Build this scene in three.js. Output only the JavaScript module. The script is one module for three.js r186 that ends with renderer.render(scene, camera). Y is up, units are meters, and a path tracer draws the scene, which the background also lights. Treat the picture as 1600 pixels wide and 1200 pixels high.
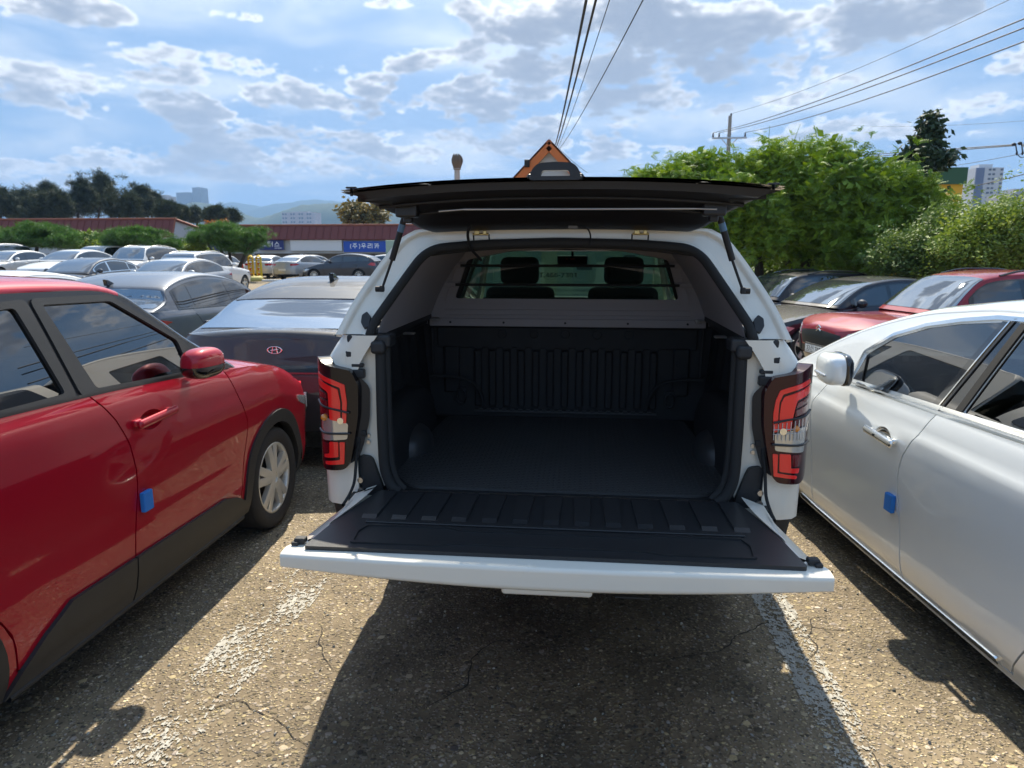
import * as THREE from 'three';
import { mergeGeometries } from 'three/addons/utils/BufferGeometryUtils.js';
import { RoundedBoxGeometry } from 'three/addons/geometries/RoundedBoxGeometry.js';

// ---------- camera, sky, sun, exposure ----------
const scene = new THREE.Scene();
const R = Math.PI / 180;
const camera = new THREE.PerspectiveCamera(2 * Math.atan(600 / 1100) / R, 4 / 3, 0.05, 12000);
camera.position.set(0, 1.70, 0);
camera.rotation.order = 'YXZ';
camera.rotation.set(-10.7 * R, 5.7 * R, 0);
camera.updateMatrixWorld(true);
camera.focus = 2.7; camera.userData.fStop = 6.5;
const renderer = new THREE.WebGLRenderer();
renderer.toneMapping = THREE.LinearToneMapping;
renderer.toneMappingExposure = 1.75;
renderer.shadowMap.enabled = true;
const SUN = new THREE.Vector3(-0.10, 1, -0.86).normalize();
const sun = new THREE.DirectionalLight(new THREE.Color(1, 0.91, 0.75), 5);
sun.name = 'sun';
sun.position.copy(SUN).multiplyScalar(60);
sun.castShadow = true;
Object.assign(sun.shadow.camera, { left: -45, right: 45, top: 45, bottom: -45, near: 1, far: 200 });
sun.shadow.mapSize.set(4096, 4096);
scene.add(sun, sun.target);

// seeded random and gradient noise
function rng(seed) { let s = seed >>> 0; return () => { s = (s + 0x6d2b79f5) | 0; let t = Math.imul(s ^ (s >>> 15), 1 | s); t = (t + Math.imul(t ^ (t >>> 7), 61 | t)) ^ t; return ((t ^ (t >>> 14)) >>> 0) / 4294967296; }; }
const PERM = new Uint8Array(512); { const r = rng(77), p = [...Array(256).keys()]; for (let i = 255; i > 0; i--) { const j = (r() * (i + 1)) | 0; [p[i], p[j]] = [p[j], p[i]]; } for (let i = 0; i < 512; i++) PERM[i] = p[i & 255]; }
const GX = new Float32Array(256), GY = new Float32Array(256), GZ = new Float32Array(256); { const r = rng(5); for (let i = 0; i < 256; i++) { const z = r() * 2 - 1, t = r() * 6.2832, q = Math.sqrt(1 - z * z); GX[i] = q * Math.cos(t) * 1.6; GY[i] = q * Math.sin(t) * 1.6; GZ[i] = z * 1.6; } }
function noise(x, y, z) {
  const xf = Math.floor(x), yf = Math.floor(y), zf = Math.floor(z), X = xf & 255, Y = yf & 255, Z = zf & 255;
  x -= xf; y -= yf; z -= zf;
  const u = x * x * x * (x * (x * 6 - 15) + 10), v = y * y * y * (y * (y * 6 - 15) + 10), w = z * z * z * (z * (z * 6 - 15) + 10);
  const A = PERM[X] + Y, B = PERM[X + 1] + Y, a0 = PERM[PERM[A] + Z], a1 = PERM[PERM[A] + Z + 1], b0 = PERM[PERM[A + 1] + Z], b1 = PERM[PERM[A + 1] + Z + 1];
  const c0 = PERM[PERM[B] + Z], c1 = PERM[PERM[B] + Z + 1], d0 = PERM[PERM[B + 1] + Z], d1 = PERM[PERM[B + 1] + Z + 1];
  const g = (i, x, y, z) => GX[i] * x + GY[i] * y + GZ[i] * z;
  const l = (a, b, t) => a + (b - a) * t;
  return l(l(l(g(a0, x, y, z), g(c0, x - 1, y, z), u), l(g(b0, x, y - 1, z), g(d0, x - 1, y - 1, z), u), v),
    l(l(g(a1, x, y, z - 1), g(c1, x - 1, y, z - 1), u), l(g(b1, x, y - 1, z - 1), g(d1, x - 1, y - 1, z - 1), u), v), w);
}
function fbm(x, y, z, o) { let s = 0, a = 0.5; for (let i = 0; i < o; i++) { s += a * noise(x, y, z); x = x * 2.03 + 11.3; y = y * 2.03 + 4.7; z = z * 2.03 + 7.9; a *= 0.5; } return s; }
const sm = (a, b, x) => { const t = Math.min(1, Math.max(0, (x - a) / (b - a))); return t * t * (3 - 2 * t); };
const lerp = (a, b, t) => a + (b - a) * t, clamp = (x, a, b) => Math.min(b, Math.max(a, x));

// direction of a bearing (degrees right of straight ahead of the parked cars) and elevation (degrees)
const dirOf = (az, el) => new THREE.Vector3(Math.sin(az * R) * Math.cos(el * R), Math.sin(el * R), -Math.cos(az * R) * Math.cos(el * R));
// cumulus: [bearing, elevation, half width, half height, tilt, strength], degrees; the ones ahead as they stood that day, then more of the same all round
const CLOUDS = [[1.5, 16.2, 10, 3.4, 4, .8], [14, 13.6, 11, 2.6, 3, .7], [22, 17.5, 9, 2.4, 0, .8], [-9, 11.2, 9, 2.2, 6, .62], [-20, 7.4, 12, 1.7, 0, .62], [-2, 8.2, 10, 1.6, 0, .6], [18, 8.2, 8, 1.4, 0, .55], [-30, 12.6, 7, 1.5, 4, .5], [-36.5, 15.0, 5.2, 1.2, 0, 1], [-30.9, 11.8, 3.5, 0.8, 0, 0.9], [-35.9, 11.3, 2.5, 0.3, 0, 0.6], [-29.2, 9.7, 3.2, 1.2, -8, 1.05], [-24.2, 10.8, 2.5, 1.1, 0, 0.9], [-20.2, 10.8, 2.9, 1.3, -8, 1.1], [-15.9, 12.0, 2.4, 1.0, 8, 1], [-11.1, 11.5, 2.5, 1.0, 0, 1], [-11.1, 13.8, 4.2, 1.3, 14, 0.85], [-21.2, 8.7, 6.1, 1.2, 0, 0.6], [-23.5, 8.6, 2.0, 0.7, 0, 0.8], [-1.8, 16.2, 5.3, 2.5, 0, 1.3], [-5.0, 13.2, 2.9, 1.6, 0, 1], [4.4, 15.2, 3.5, 2.8, 0, 1.2], [9.0, 14.6, 4.1, 2.0, 0, 0.95], [3.3, 10.7, 6.2, 1.5, 0, 1.1], [-2.2, 10.0, 2.4, 1.0, 0, 0.8], [12.4, 10.3, 4.2, 1.0, 0, 0.75], [15.1, 15.1, 6.6, 1.7, 0, 0.75], [21.1, 15.0, 6.2, 1.9, 0, 0.85], [25.8, 8.7, 3.1, 1.7, 0, 0.85], [28.2, 11.5, 1.6, 1.2, 0, 0.9], [-7.2, 10.0, 1.7, 1.4, 0, 0.6], [-38.6, 5.1, 4.6, 1.3, 0, 0.75], [-33.4, 5.7, 3.5, 1.1, 0, 0.65], [-28.0, 6.3, 6.0, 1.3, 0, 0.7], [-17.5, 6.6, 6.8, 1.5, 0, 0.7], [-23.7, 5.5, 4.3, 0.9, 0, 0.55], [-14.8, 17.5, 1.9, 0.6, 0, 0.9], [-9.6, 17.1, 2.0, 1.0, 0, 0.75], [-26.0, 15.9, 2.6, 0.3, 0, 0.4], [18.6, 12.2, 5.2, 1.1, 4, 0.6], [7.9, 8.6, 5.7, 0.8, 0, 0.5], [2.1, 13.2, 3.3, 1.4, 0, 0.8]];
{ const r = rng(31);
  for (let i = 0; i < 130; i++) { const az = 38 + r() * 284, el = 2.5 + 60 * r() ** 1.9, k = .8 + el / 34; CLOUDS.push([az, el, (2.4 + 4.4 * r()) * k, (.8 + 1.5 * r()) * k, (r() - .5) * 20, .6 + .6 * r()]); }
  for (let i = 0; i < 34; i++) { const az = -40 + r() * 80, el = 20 + 46 * r() ** 1.6, k = .8 + el / 34; CLOUDS.push([az, el, (2.4 + 4.4 * r()) * k, (.8 + 1.5 * r()) * k, (r() - .5) * 20, .6 + .6 * r()]); } }
function makeSky() {
  const W = 4096, H = 2048, data = new Float32Array(W * H * 4);
  const list = CLOUDS.map(([az, el, rx, ry, tilt, k]) => { const c = dirOf(az, el), r = new THREE.Vector3(-c.z, 0, c.x).normalize(), u = new THREE.Vector3().crossVectors(r, c), t = tilt * R;
    const r2 = r.clone().multiplyScalar(Math.cos(t)).addScaledVector(u, Math.sin(t)), u2 = u.clone().multiplyScalar(Math.cos(t)).addScaledVector(r, -Math.sin(t));
    return { c, r: r2, u: u2, ix: 1 / Math.tan(rx * R), iy: 1 / Math.tan(ry * R), k, lim: Math.cos(Math.min(1.4, 1.6 * rx * R)) }; });
  const buckets = []; const NB = 128;
  for (let i = 0; i < NB; i++) for (let j = 0; j < 32; j++) { const d = dirOf(((i + .5) / NB * 360), (j + .5) / 32 * 90); buckets.push(list.filter((c) => d.dot(c.c) > Math.cos(Math.min(1.5, Math.acos(c.lim) + 0.06)))); }
  const dens = (x, y, z, oct) => {
    let az = Math.atan2(x, -z) / (2 * Math.PI); az -= Math.floor(az);
    const b = buckets[Math.min(NB - 1, (az * NB) | 0) * 32 + Math.min(31, (Math.asin(Math.min(1, Math.max(0, y))) / (Math.PI / 2) * 32) | 0)];
    let m = -0.75;
    for (const c of b) {
      const q = x * c.c.x + y * c.c.y + z * c.c.z; if (q < c.lim) continue;
      const u = (x * c.r.x + y * c.r.y + z * c.r.z) / q * c.ix; let v = (x * c.u.x + y * c.u.y + z * c.u.z) / q * c.iy; if (v < 0) v *= 1.35;
      const e = (1 - u * u - v * v) * c.k; if (e > m) m = m > -0.7 ? Math.log(Math.exp(6 * m) + Math.exp(6 * e)) / 6 : e;
    }
    if (m < -0.74) m = -0.75;
    const f = 5.0 / (y + 0.22), wx = .12 * noise(x * f * .8, y * f, z * f * .8 + 40), n = fbm(x * f + wx, y * f * 1.7 + wx, z * f, Math.min(oct, 5)) + (oct > 3 ? .42 * fbm(x * f * 5.1 + wx * 4, y * f * 7.5, z * f * 5.1 + 17, oct - 3) : 0);
    return (m > .7 ? .7 + (m - .7) * .4 : m) * 0.74 + n * 1.55 - 0.20;
  };
  for (let row = H / 2 - 40; row < H; row++) {
    const el = ((row + .5) / H - .5) * Math.PI, y = Math.sin(el), ch = Math.cos(el);
    for (let col = 0; col < W; col++) {
      const a = ((col + .5) / W - .5) * 2 * Math.PI, x = Math.cos(a) * ch, z = Math.sin(a) * ch, o = (row * W + col) * 4;
      const cs = Math.max(0, x * SUN.x + y * SUN.y + z * SUN.z), yy = Math.max(0, y);
      const h = Math.pow(1 - yy, 6), glow = Math.pow(cs, 14) * 0.45 + Math.pow(cs, 5) * 0.30;
      let r = lerp(0.100, 0.36, h) + glow, g = lerp(0.25, 0.49, h) + glow * .97, b = lerp(0.50, 0.64, h) + glow * .9;
      // thin high veil, combed sideways
      const f = 2.6 / (yy + .20), vw = fbm(x * f * .6 + 3, y * f * 2, z * f * .6, 3) * 1.4, vl = sm(-.20, .50, fbm(x * f * .7 + 31 + vw * .4, y * f * 3.6 + vw * .5, z * f * .7 + 9, 6)) * .78 * (1 - .55 * sm(.35, .8, yy)) + .05;
      r = lerp(r, .53 + glow, vl); g = lerp(g, .60 + glow, vl); b = lerp(b, .68 + glow, vl);
      const d = dens(x, yy, z, 8);
      if (d > -0.16) {
        const s = 0.030, xs = x + SUN.x * s, ys = yy + SUN.y * s, zs = z + SUN.z * s, l = 1 / Math.hypot(xs, ys, zs), d2 = dens(xs * l, ys * l, zs * l, 5), s3 = .075, xt = x + SUN.x * s3, yt = yy + SUN.y * s3, zt = z + SUN.z * s3, l3 = 1 / Math.hypot(xt, yt, zt), d3 = dens(xt * l3, yt * l3, zt * l3, 3);
        const cover = sm(-0.16, 0.30, d) * .97, tau = Math.max(0, d - .04) * 2.0 + Math.max(0, d2) * 1.2 + Math.max(0, d3) * .8;
        const lit = Math.exp(-tau * 1.9), ph = 1 + 0.5 * Math.pow(cs, 6);
        const cr = lerp(.235, 1.06 * ph, lit), cg = lerp(.28, 1.05 * ph, lit), cb = lerp(.36, 1.02 * ph, lit), far = h * .5;
        r = lerp(r, lerp(cr, .66, far), cover); g = lerp(g, lerp(cg, .72, far), cover); b = lerp(b, lerp(cb, .77, far), cover);
      }
      data[o] = r; data[o + 1] = g; data[o + 2] = b; data[o + 3] = 1;
    }
  }
  for (let row = 0; row < H / 2 - 40; row++) for (let col = 0; col < W; col++) { const o = (row * W + col) * 4; data[o] = .3; data[o + 1] = .3; data[o + 2] = .28; data[o + 3] = 1; }
  const t = new THREE.DataTexture(data, W, H, THREE.RGBAFormat, THREE.FloatType);
  t.mapping = THREE.EquirectangularReflectionMapping; t.magFilter = THREE.LinearFilter; t.needsUpdate = true;
  return t;
}
scene.background = scene.environment = makeSky();
scene.backgroundIntensity = scene.environmentIntensity = 0.9;
scene.fog = new THREE.FogExp2(new THREE.Color(0.32, 0.58, 1.0), 0.0002);

// ---------- small helpers ----------
const V = (x, y, z) => new THREE.Vector3(x, y, z);
const used = new Map();
function numbered(n) { const k = used.get(n) ?? 0; used.set(n, k + 1); return k ? n + '_' + String(k).padStart(3, '0') : n; }
function tag(o, label, category, group, kind) { if (label) o.userData.label = label; if (category) o.userData.category = category; if (group) o.userData.group = group; if (kind) o.userData.kind = kind; return o; }
function thing(name, label, category, pos = [0, 0, 0], turn = 0, group) { const o = new THREE.Group(); o.name = numbered(name); o.position.set(...pos); o.rotation.y = turn; scene.add(o); return tag(o, label, category, group); }
function part(name, geo, mat, parent) { if (geo.pair) return geo.map((g) => part(name, g, mat, parent))[0]; const g = Array.isArray(geo) ? merge(geo) : geo; const m = new THREE.Mesh(g, mat); m.name = name; m.castShadow = m.receiveShadow = true; parent.add(m); return m; }
function solo(name, geo, mat, label, category, group) { const m = part(numbered(name), geo, mat, scene); return tag(m, label, category, group); }
function struct(name, geo, mat) { const m = part(numbered(name), geo, mat, scene); m.userData.kind = 'structure'; return m; }
function merge(list) {
  list = list.flat(9).filter(Boolean).map((g) => { let h = g.index ? g : g.clone(); if (!h.index) h.setIndex([...Array(h.attributes.position.count).keys()]); const o = new THREE.BufferGeometry(); o.setIndex(h.index); for (const k of ['position', 'normal', 'uv']) o.setAttribute(k, h.attributes[k] ?? new THREE.BufferAttribute(new Float32Array(h.attributes.position.count * (k === 'uv' ? 2 : 3)), k === 'uv' ? 2 : 3)); return o; });
  return list.length === 1 ? list[0] : mergeGeometries(list);
}
function box(w, h, d, x = 0, y = 0, z = 0, r = 0) { const g = r ? new RoundedBoxGeometry(w, h, d, 2, Math.min(r, w / 2.01, h / 2.01, d / 2.01)) : new THREE.BoxGeometry(w, h, d); return g.translate(x, y, z); }
function cyl(r0, r1, h, n = 16, x = 0, y = 0, z = 0) { return new THREE.CylinderGeometry(r0, r1, h, n).translate(x, y, z); }
function tube(pts, r, n = 24, rs = 8, closed = false) { return new THREE.TubeGeometry(new THREE.CatmullRomCurve3(pts.map((p) => p.isVector3 ? p : V(...p)), closed, 'centripetal'), n, r, rs, closed); }
function bar(a, b, r, n = 8, r2 = r) { a = V(...a); b = V(...b); const d = b.clone().sub(a), g = new THREE.CylinderGeometry(r2, r, d.length(), n); g.applyQuaternion(new THREE.Quaternion().setFromUnitVectors(V(0, 1, 0), d.clone().normalize())); return g.translate((a.x + b.x) / 2, (a.y + b.y) / 2, (a.z + b.z) / 2); }
function mir(g) { const h = g.clone(); if (!h.index) h.setIndex([...Array(h.attributes.position.count).keys()]); for (const k of ['position', 'normal']) { const a = h.attributes[k]; for (let i = 0; i < a.count; i++) a.setX(i, -a.getX(i)); } const ix = h.index.array; for (let i = 0; i < ix.length; i += 3) { const t = ix[i]; ix[i] = ix[i + 1]; ix[i + 1] = t; } return h; }
// smooth curve through points [t, value]
function curve(pts) {
  const n = pts.length, m = [];
  for (let i = 0; i < n; i++) { const s = (j) => (pts[j + 1][1] - pts[j][1]) / (pts[j + 1][0] - pts[j][0]); m[i] = i === 0 ? s(0) : i === n - 1 ? s(n - 2) : s(i - 1) * s(i) <= 0 ? 0 : 2 * s(i - 1) * s(i) / (s(i - 1) + s(i)); }
  return (x) => { if (x <= pts[0][0]) return pts[0][1]; if (x >= pts[n - 1][0]) return pts[n - 1][1]; let i = 0; while (x > pts[i + 1][0]) i++; const h = pts[i + 1][0] - pts[i][0], t = (x - pts[i][0]) / h, t2 = t * t, t3 = t2 * t;
    return (2 * t3 - 3 * t2 + 1) * pts[i][1] + (t3 - 2 * t2 + t) * h * m[i] + (-2 * t3 + 3 * t2) * pts[i + 1][1] + (t3 - t2) * h * m[i + 1]; };
}
// a closed outline with its corners rounded by r
function round(poly, r, n = 4) {
  const out = [], N = poly.length;
  for (let i = 0; i < N; i++) {
    const p = poly[i], a = poly[(i + N - 1) % N], b = poly[(i + 1) % N], la = Math.hypot(a[0] - p[0], a[1] - p[1]), lb = Math.hypot(b[0] - p[0], b[1] - p[1]), k = Math.min(p[2] ?? r, la * .45, lb * .45);
    const A = [p[0] + (a[0] - p[0]) / la * k, p[1] + (a[1] - p[1]) / la * k], B = [p[0] + (b[0] - p[0]) / lb * k, p[1] + (b[1] - p[1]) / lb * k];
    for (let j = 0; j <= n; j++) { const t = j / n, s = 1 - t; out.push([s * s * A[0] + 2 * s * t * p[0] + t * t * B[0], s * s * A[1] + 2 * s * t * p[1] + t * t * B[1]]); }
  }
  return out;
}
// outline moved inwards by d
function inset(poly, d) {
  let A = 0; const N = poly.length; for (let i = 0; i < N; i++) { const [x, y] = poly[i], [u, v] = poly[(i + 1) % N]; A += x * v - u * y; }
  const s = A > 0 ? 1 : -1;
  return poly.map((p, i) => { const a = poly[(i + N - 1) % N], b = poly[(i + 1) % N]; const n1 = [-(p[1] - a[1]), p[0] - a[0]], n2 = [-(b[1] - p[1]), b[0] - p[0]], l1 = Math.hypot(...n1) || 1, l2 = Math.hypot(...n2) || 1; let nx = n1[0] / l1 + n2[0] / l2, ny = n1[1] / l1 + n2[1] / l2; const l = Math.hypot(nx, ny) || 1, c = Math.max(.5, l / 2); nx /= l; ny /= l; return [p[0] + s * nx * d / c, p[1] + s * ny * d / c]; });
}
const clipAxis = (p, k, lim, sg) => { const out = []; for (let i = 0; i < p.length; i++) { const a = p[i], b = p[(i + 1) % p.length], da = sg * (a[k] - lim), db = sg * (b[k] - lim); if (da >= 0) out.push(a); if ((da > 0 && db < 0) || (da < 0 && db > 0)) { const t = da / (da - db), q = [a[0] + (b[0] - a[0]) * t, a[1] + (b[1] - a[1]) * t]; q[k] = lim; out.push(q); } } return out; };
function bridged(poly, holes) {
  const area = (p) => p.reduce((s, [x, y], i) => { const [u, v] = p[(i + 1) % p.length]; return s + x * v - u * y; }, 0);
  let P = area(poly) > 0 ? poly.slice() : poly.slice().reverse();
  for (let h of holes) { h = area(h) < 0 ? h.slice() : h.slice().reverse(); let best = [1e9]; P.forEach((p, i) => h.forEach((q, j) => { const d = Math.hypot(p[0] - q[0], p[1] - q[1]); if (d < best[0]) best = [d, i, j]; })); const [, i, j] = best; P = [...P.slice(0, i + 1), ...h.slice(j), ...h.slice(0, j + 1), ...P.slice(i)]; }
  return P;
}
// A panel: the outline poly (with holes) in a two-parameter domain, cut on a grid of step d and laid on the surface map(a, b) -> [x, y, z].
// off lifts it along the normal, skirt turns its edges in by that depth, ref is a point on its inner side.
function panel(poly, map, { holes = [], d = 0.06, db = d, off = 0, skirt = 0, ref = [0, 0.7, 0] } = {}) {
  const P = holes.length ? bridged(poly, holes) : poly, xs = P.map((p) => p[0]), ys = P.map((p) => p[1]);
  const x0 = Math.min(...xs), x1 = Math.max(...xs), y0 = Math.min(...ys), y1 = Math.max(...ys), nx = Math.max(1, Math.ceil((x1 - x0) / d)), ny = Math.max(1, Math.ceil((y1 - y0) / db));
  const key = new Map(), pts = [], idx = [];
  const id = (p) => { const k = Math.round(p[0] * 2e4) + ',' + Math.round(p[1] * 2e4); let i = key.get(k); if (i === undefined) { i = pts.length; key.set(k, i); pts.push(p); } return i; };
  for (let j = 0; j < ny; j++) {
    const b0 = y0 + (y1 - y0) * j / ny, b1 = y0 + (y1 - y0) * (j + 1) / ny;
    let row = P; if (j > 0) row = clipAxis(row, 1, b0, 1); if (j < ny - 1) row = clipAxis(row, 1, b1, -1); if (row.length < 3) continue;
    for (let i = 0; i < nx; i++) {
      const a0 = x0 + (x1 - x0) * i / nx, a1 = x0 + (x1 - x0) * (i + 1) / nx;
      let c = row; if (i > 0) c = clipAxis(c, 0, a0, 1); if (i < nx - 1 && c.length > 2) c = clipAxis(c, 0, a1, -1);
      if (c.length < 3) continue;
      const ids = []; for (const p of c) { const k = id(p); if (ids[ids.length - 1] !== k) ids.push(k); } while (ids.length > 1 && ids[0] === ids[ids.length - 1]) ids.pop();
      if (ids.length < 3) continue;
      if (ids.length === 3) idx.push(...ids);
      else if (ids.length === 4 && c.every((p) => (p[0] === a0 || p[0] === a1))) idx.push(ids[0], ids[1], ids[2], ids[0], ids[2], ids[3]);
      else for (const t of THREE.ShapeUtils.triangulateShape(ids.map((k) => new THREE.Vector2(...pts[k])), [])) idx.push(ids[t[0]], ids[t[1]], ids[t[2]]);
    }
  }
  return dress(pts, idx, map, off, skirt, ref, [poly, ...holes], Math.min(d, db));
}
function normalAt(map, a, b) {
  const e = 1.5e-3, p = map(a + e, b), q = map(a - e, b), r = map(a, b + e), s = map(a, b - e);
  const u = [p[0] - q[0], p[1] - q[1], p[2] - q[2]], v = [r[0] - s[0], r[1] - s[1], r[2] - s[2]];
  const n = [u[1] * v[2] - u[2] * v[1], u[2] * v[0] - u[0] * v[2], u[0] * v[1] - u[1] * v[0]], l = Math.hypot(...n);
  return l > 1e-12 ? [n[0] / l, n[1] / l, n[2] / l] : [0, 1, 0];
}
function dress(pts, idx, map, off, skirt, ref, loops, d) {
  const pos = [], nor = [], uv = []; let sgn = 0;
  const N = pts.map((p) => normalAt(map, p[0], p[1])), M = pts.map((p) => map(p[0], p[1]));
  for (let i = 0; i < M.length; i++) sgn += N[i][0] * (M[i][0] - ref[0]) + N[i][1] * (M[i][1] - ref[1]) + N[i][2] * (M[i][2] - ref[2]);
  sgn = sgn < 0 ? -1 : 1;
  for (let i = 0; i < M.length; i++) { for (let k = 0; k < 3; k++) { nor.push(N[i][k] * sgn); pos.push(M[i][k] + N[i][k] * sgn * off); } uv.push(pts[i][0], pts[i][1]); }
  const tri = []; let ok = 0;
  for (let i = 0; i < idx.length; i += 3) { const [a, b, c] = [idx[i], idx[i + 1], idx[i + 2]], A = pos.slice(a * 3, a * 3 + 3), B = pos.slice(b * 3, b * 3 + 3), C = pos.slice(c * 3, c * 3 + 3), u = [B[0] - A[0], B[1] - A[1], B[2] - A[2]], v = [C[0] - A[0], C[1] - A[1], C[2] - A[2]];
    const n = [u[1] * v[2] - u[2] * v[1], u[2] * v[0] - u[0] * v[2], u[0] * v[1] - u[1] * v[0]]; const q = n[0] * nor[a * 3] + n[1] * nor[a * 3 + 1] + n[2] * nor[a * 3 + 2]; if (Math.hypot(...n) < 1e-12) continue; if (q < 0) tri.push(a, c, b); else tri.push(a, b, c); }
  if (skirt) for (const loop of loops) {
    const L = []; loop.forEach((p, i) => { const q = loop[(i + 1) % loop.length], n = Math.max(1, Math.ceil(Math.hypot(q[0] - p[0], q[1] - p[1]) / d)); for (let j = 0; j < n; j++) L.push([p[0] + (q[0] - p[0]) * j / n, p[1] + (q[1] - p[1]) * j / n]); });
    const at = L.map((p) => { const m = map(p[0], p[1]), n = normalAt(map, p[0], p[1]); return [m.map((v, k) => v + n[k] * sgn * off), m.map((v, k) => v + n[k] * sgn * (off - skirt)), n]; });
    for (let i = 0; i < L.length; i++) { const [p, q] = at[i], [r, s] = at[(i + 1) % L.length], u = [r[0] - p[0], r[1] - p[1], r[2] - p[2]], v = [q[0] - p[0], q[1] - p[1], q[2] - p[2]]; let n = [u[1] * v[2] - u[2] * v[1], u[2] * v[0] - u[0] * v[2], u[0] * v[1] - u[1] * v[0]]; const l = Math.hypot(...n); if (l < 1e-12) continue; n = n.map((k) => k / l); const o = pos.length / 3; pos.push(...p, ...r, ...s, ...q); for (let k = 0; k < 4; k++) { nor.push(...n); uv.push(0, 0); } tri.push(o, o + 1, o + 2, o, o + 2, o + 3); }
  }
  const g = new THREE.BufferGeometry();
  g.setAttribute('position', new THREE.Float32BufferAttribute(pos, 3)); g.setAttribute('normal', new THREE.Float32BufferAttribute(nor, 3)); g.setAttribute('uv', new THREE.Float32BufferAttribute(uv, 2)); g.setIndex(tri);
  return g;
}
const rect = (a0, b0, a1, b1) => [[a0, b0], [a1, b0], [a1, b1], [a0, b1]];
// flat outline in the x-y plane at z, with thickness towards -z
const flat = (poly, z, o = {}) => panel(poly, (a, b) => [a, b, z], { d: 5, ref: [0, 0, z - 1], ...o });
// ---------- materials ----------
const C3 = (r, g, b) => new THREE.Color().setRGB(r, g, b);
const std = (r, g, b, rough = 0.8, o = {}) => new THREE.MeshStandardMaterial({ color: C3(r, g, b), roughness: rough, side: THREE.DoubleSide, ...o });
const phys = (r, g, b, rough = 0.5, o = {}) => new THREE.MeshPhysicalMaterial({ color: C3(r, g, b), roughness: rough, side: THREE.DoubleSide, ...o });
const paint = (r, g, b, metal = 0.35) => phys(r, g, b, 0.5, { metalness: metal, specularIntensity: .3, clearcoat: 1, clearcoatRoughness: 0.025 });
function canvasTex(w, h, draw, srgb = true) { const c = document.createElement('canvas'); c.width = w; c.height = h; draw(c.getContext('2d'), w, h); const t = new THREE.CanvasTexture(c); if (srgb) t.colorSpace = THREE.SRGBColorSpace; t.wrapS = t.wrapT = THREE.RepeatWrapping; return t; }
function dataTex(n, f, srgb = true) { const d = new Uint8Array(n * n * 4); for (let y = 0; y < n; y++) for (let x = 0; x < n; x++) { const c = f(x / n, y / n), o = (y * n + x) * 4; d[o] = c[0] * 255; d[o + 1] = c[1] * 255; d[o + 2] = c[2] * 255; d[o + 3] = (c[3] ?? 1) * 255; } const t = new THREE.DataTexture(d, n, n); t.magFilter = THREE.LinearFilter; if (srgb) t.colorSpace = THREE.SRGBColorSpace; t.wrapS = t.wrapT = THREE.RepeatWrapping; t.needsUpdate = true; return t; }
// noise that repeats with period 1, at frequency f cycles
const tileN = (u, v, f, o, z = 0) => { let s = 0, a = .5; for (let i = 0; i < o; i++) { const tx = noise(u * f, v * f, z + i * 9.1), bx = noise((u - 1) * f, v * f, z + i * 9.1), ty = noise(u * f, (v - 1) * f, z + i * 9.1), by = noise((u - 1) * f, (v - 1) * f, z + i * 9.1); s += a * lerp(lerp(tx, bx, u), lerp(ty, by, u), v); f *= 2; a *= .5; } return s; };
const grainTex = dataTex(256, (u, v) => { const n = .5 + tileN(u, v, 48, 3) * .9; return [n, n, n]; }, false);
const grain = (k) => { const t = grainTex.clone(); t.repeat.set(k, k); return t; };
const M = {
  black: std(.012, .012, .013, .6), plastic: phys(.02, .021, .023, .55, { bumpMap: grain(12), bumpScale: .0006 }), satin: std(.016, .016, .018, .38), gloss: phys(.008, .008, .009, .08, { clearcoat: 1, clearcoatRoughness: .03 }),
  rubber: std(.018, .018, .018, .85), tyre: std(.022, .022, .023, .8, { bumpMap: grain(20), bumpScale: .001 }), chrome: std(.82, .82, .80, .10, { metalness: 1 }), alloy: std(.72, .71, .67, .34, { metalness: .6 }), steel: std(.5, .5, .5, .3, { metalness: 1 }), gold: std(.65, .50, .22, .32, { metalness: 1 }),
  dark: std(.006, .006, .006, .9), seat: std(.03, .029, .028, .85), grey: std(.16, .155, .15, .8),
  tint: phys(.010, .012, .016, .02, { ior: 2.1 }), tintBlue: phys(.30, .33, .36, .02, { metalness: .9 }),
  pane: new THREE.MeshPhysicalMaterial({ color: C3(.02, .025, .028), roughness: 0, transmission: 1, thickness: 0, ior: 2.25, side: THREE.DoubleSide }), green: new THREE.MeshPhysicalMaterial({ color: C3(.62, .80, .74), roughness: 0, transmission: 1, thickness: 0, ior: 1.5, side: THREE.DoubleSide }),
  lamp: phys(.55, .57, .6, .06, { metalness: .55, clearcoat: 1, clearcoatRoughness: .02 }), red: phys(.42, .006, .008, .15, { clearcoat: 1, clearcoatRoughness: .03 }), plate: std(.72, .73, .72, .45), orange: std(.75, .17, .02, .5), wood: std(.08, .055, .035, .9), whitePaint: std(.74, .74, .71, .6),
};
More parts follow.
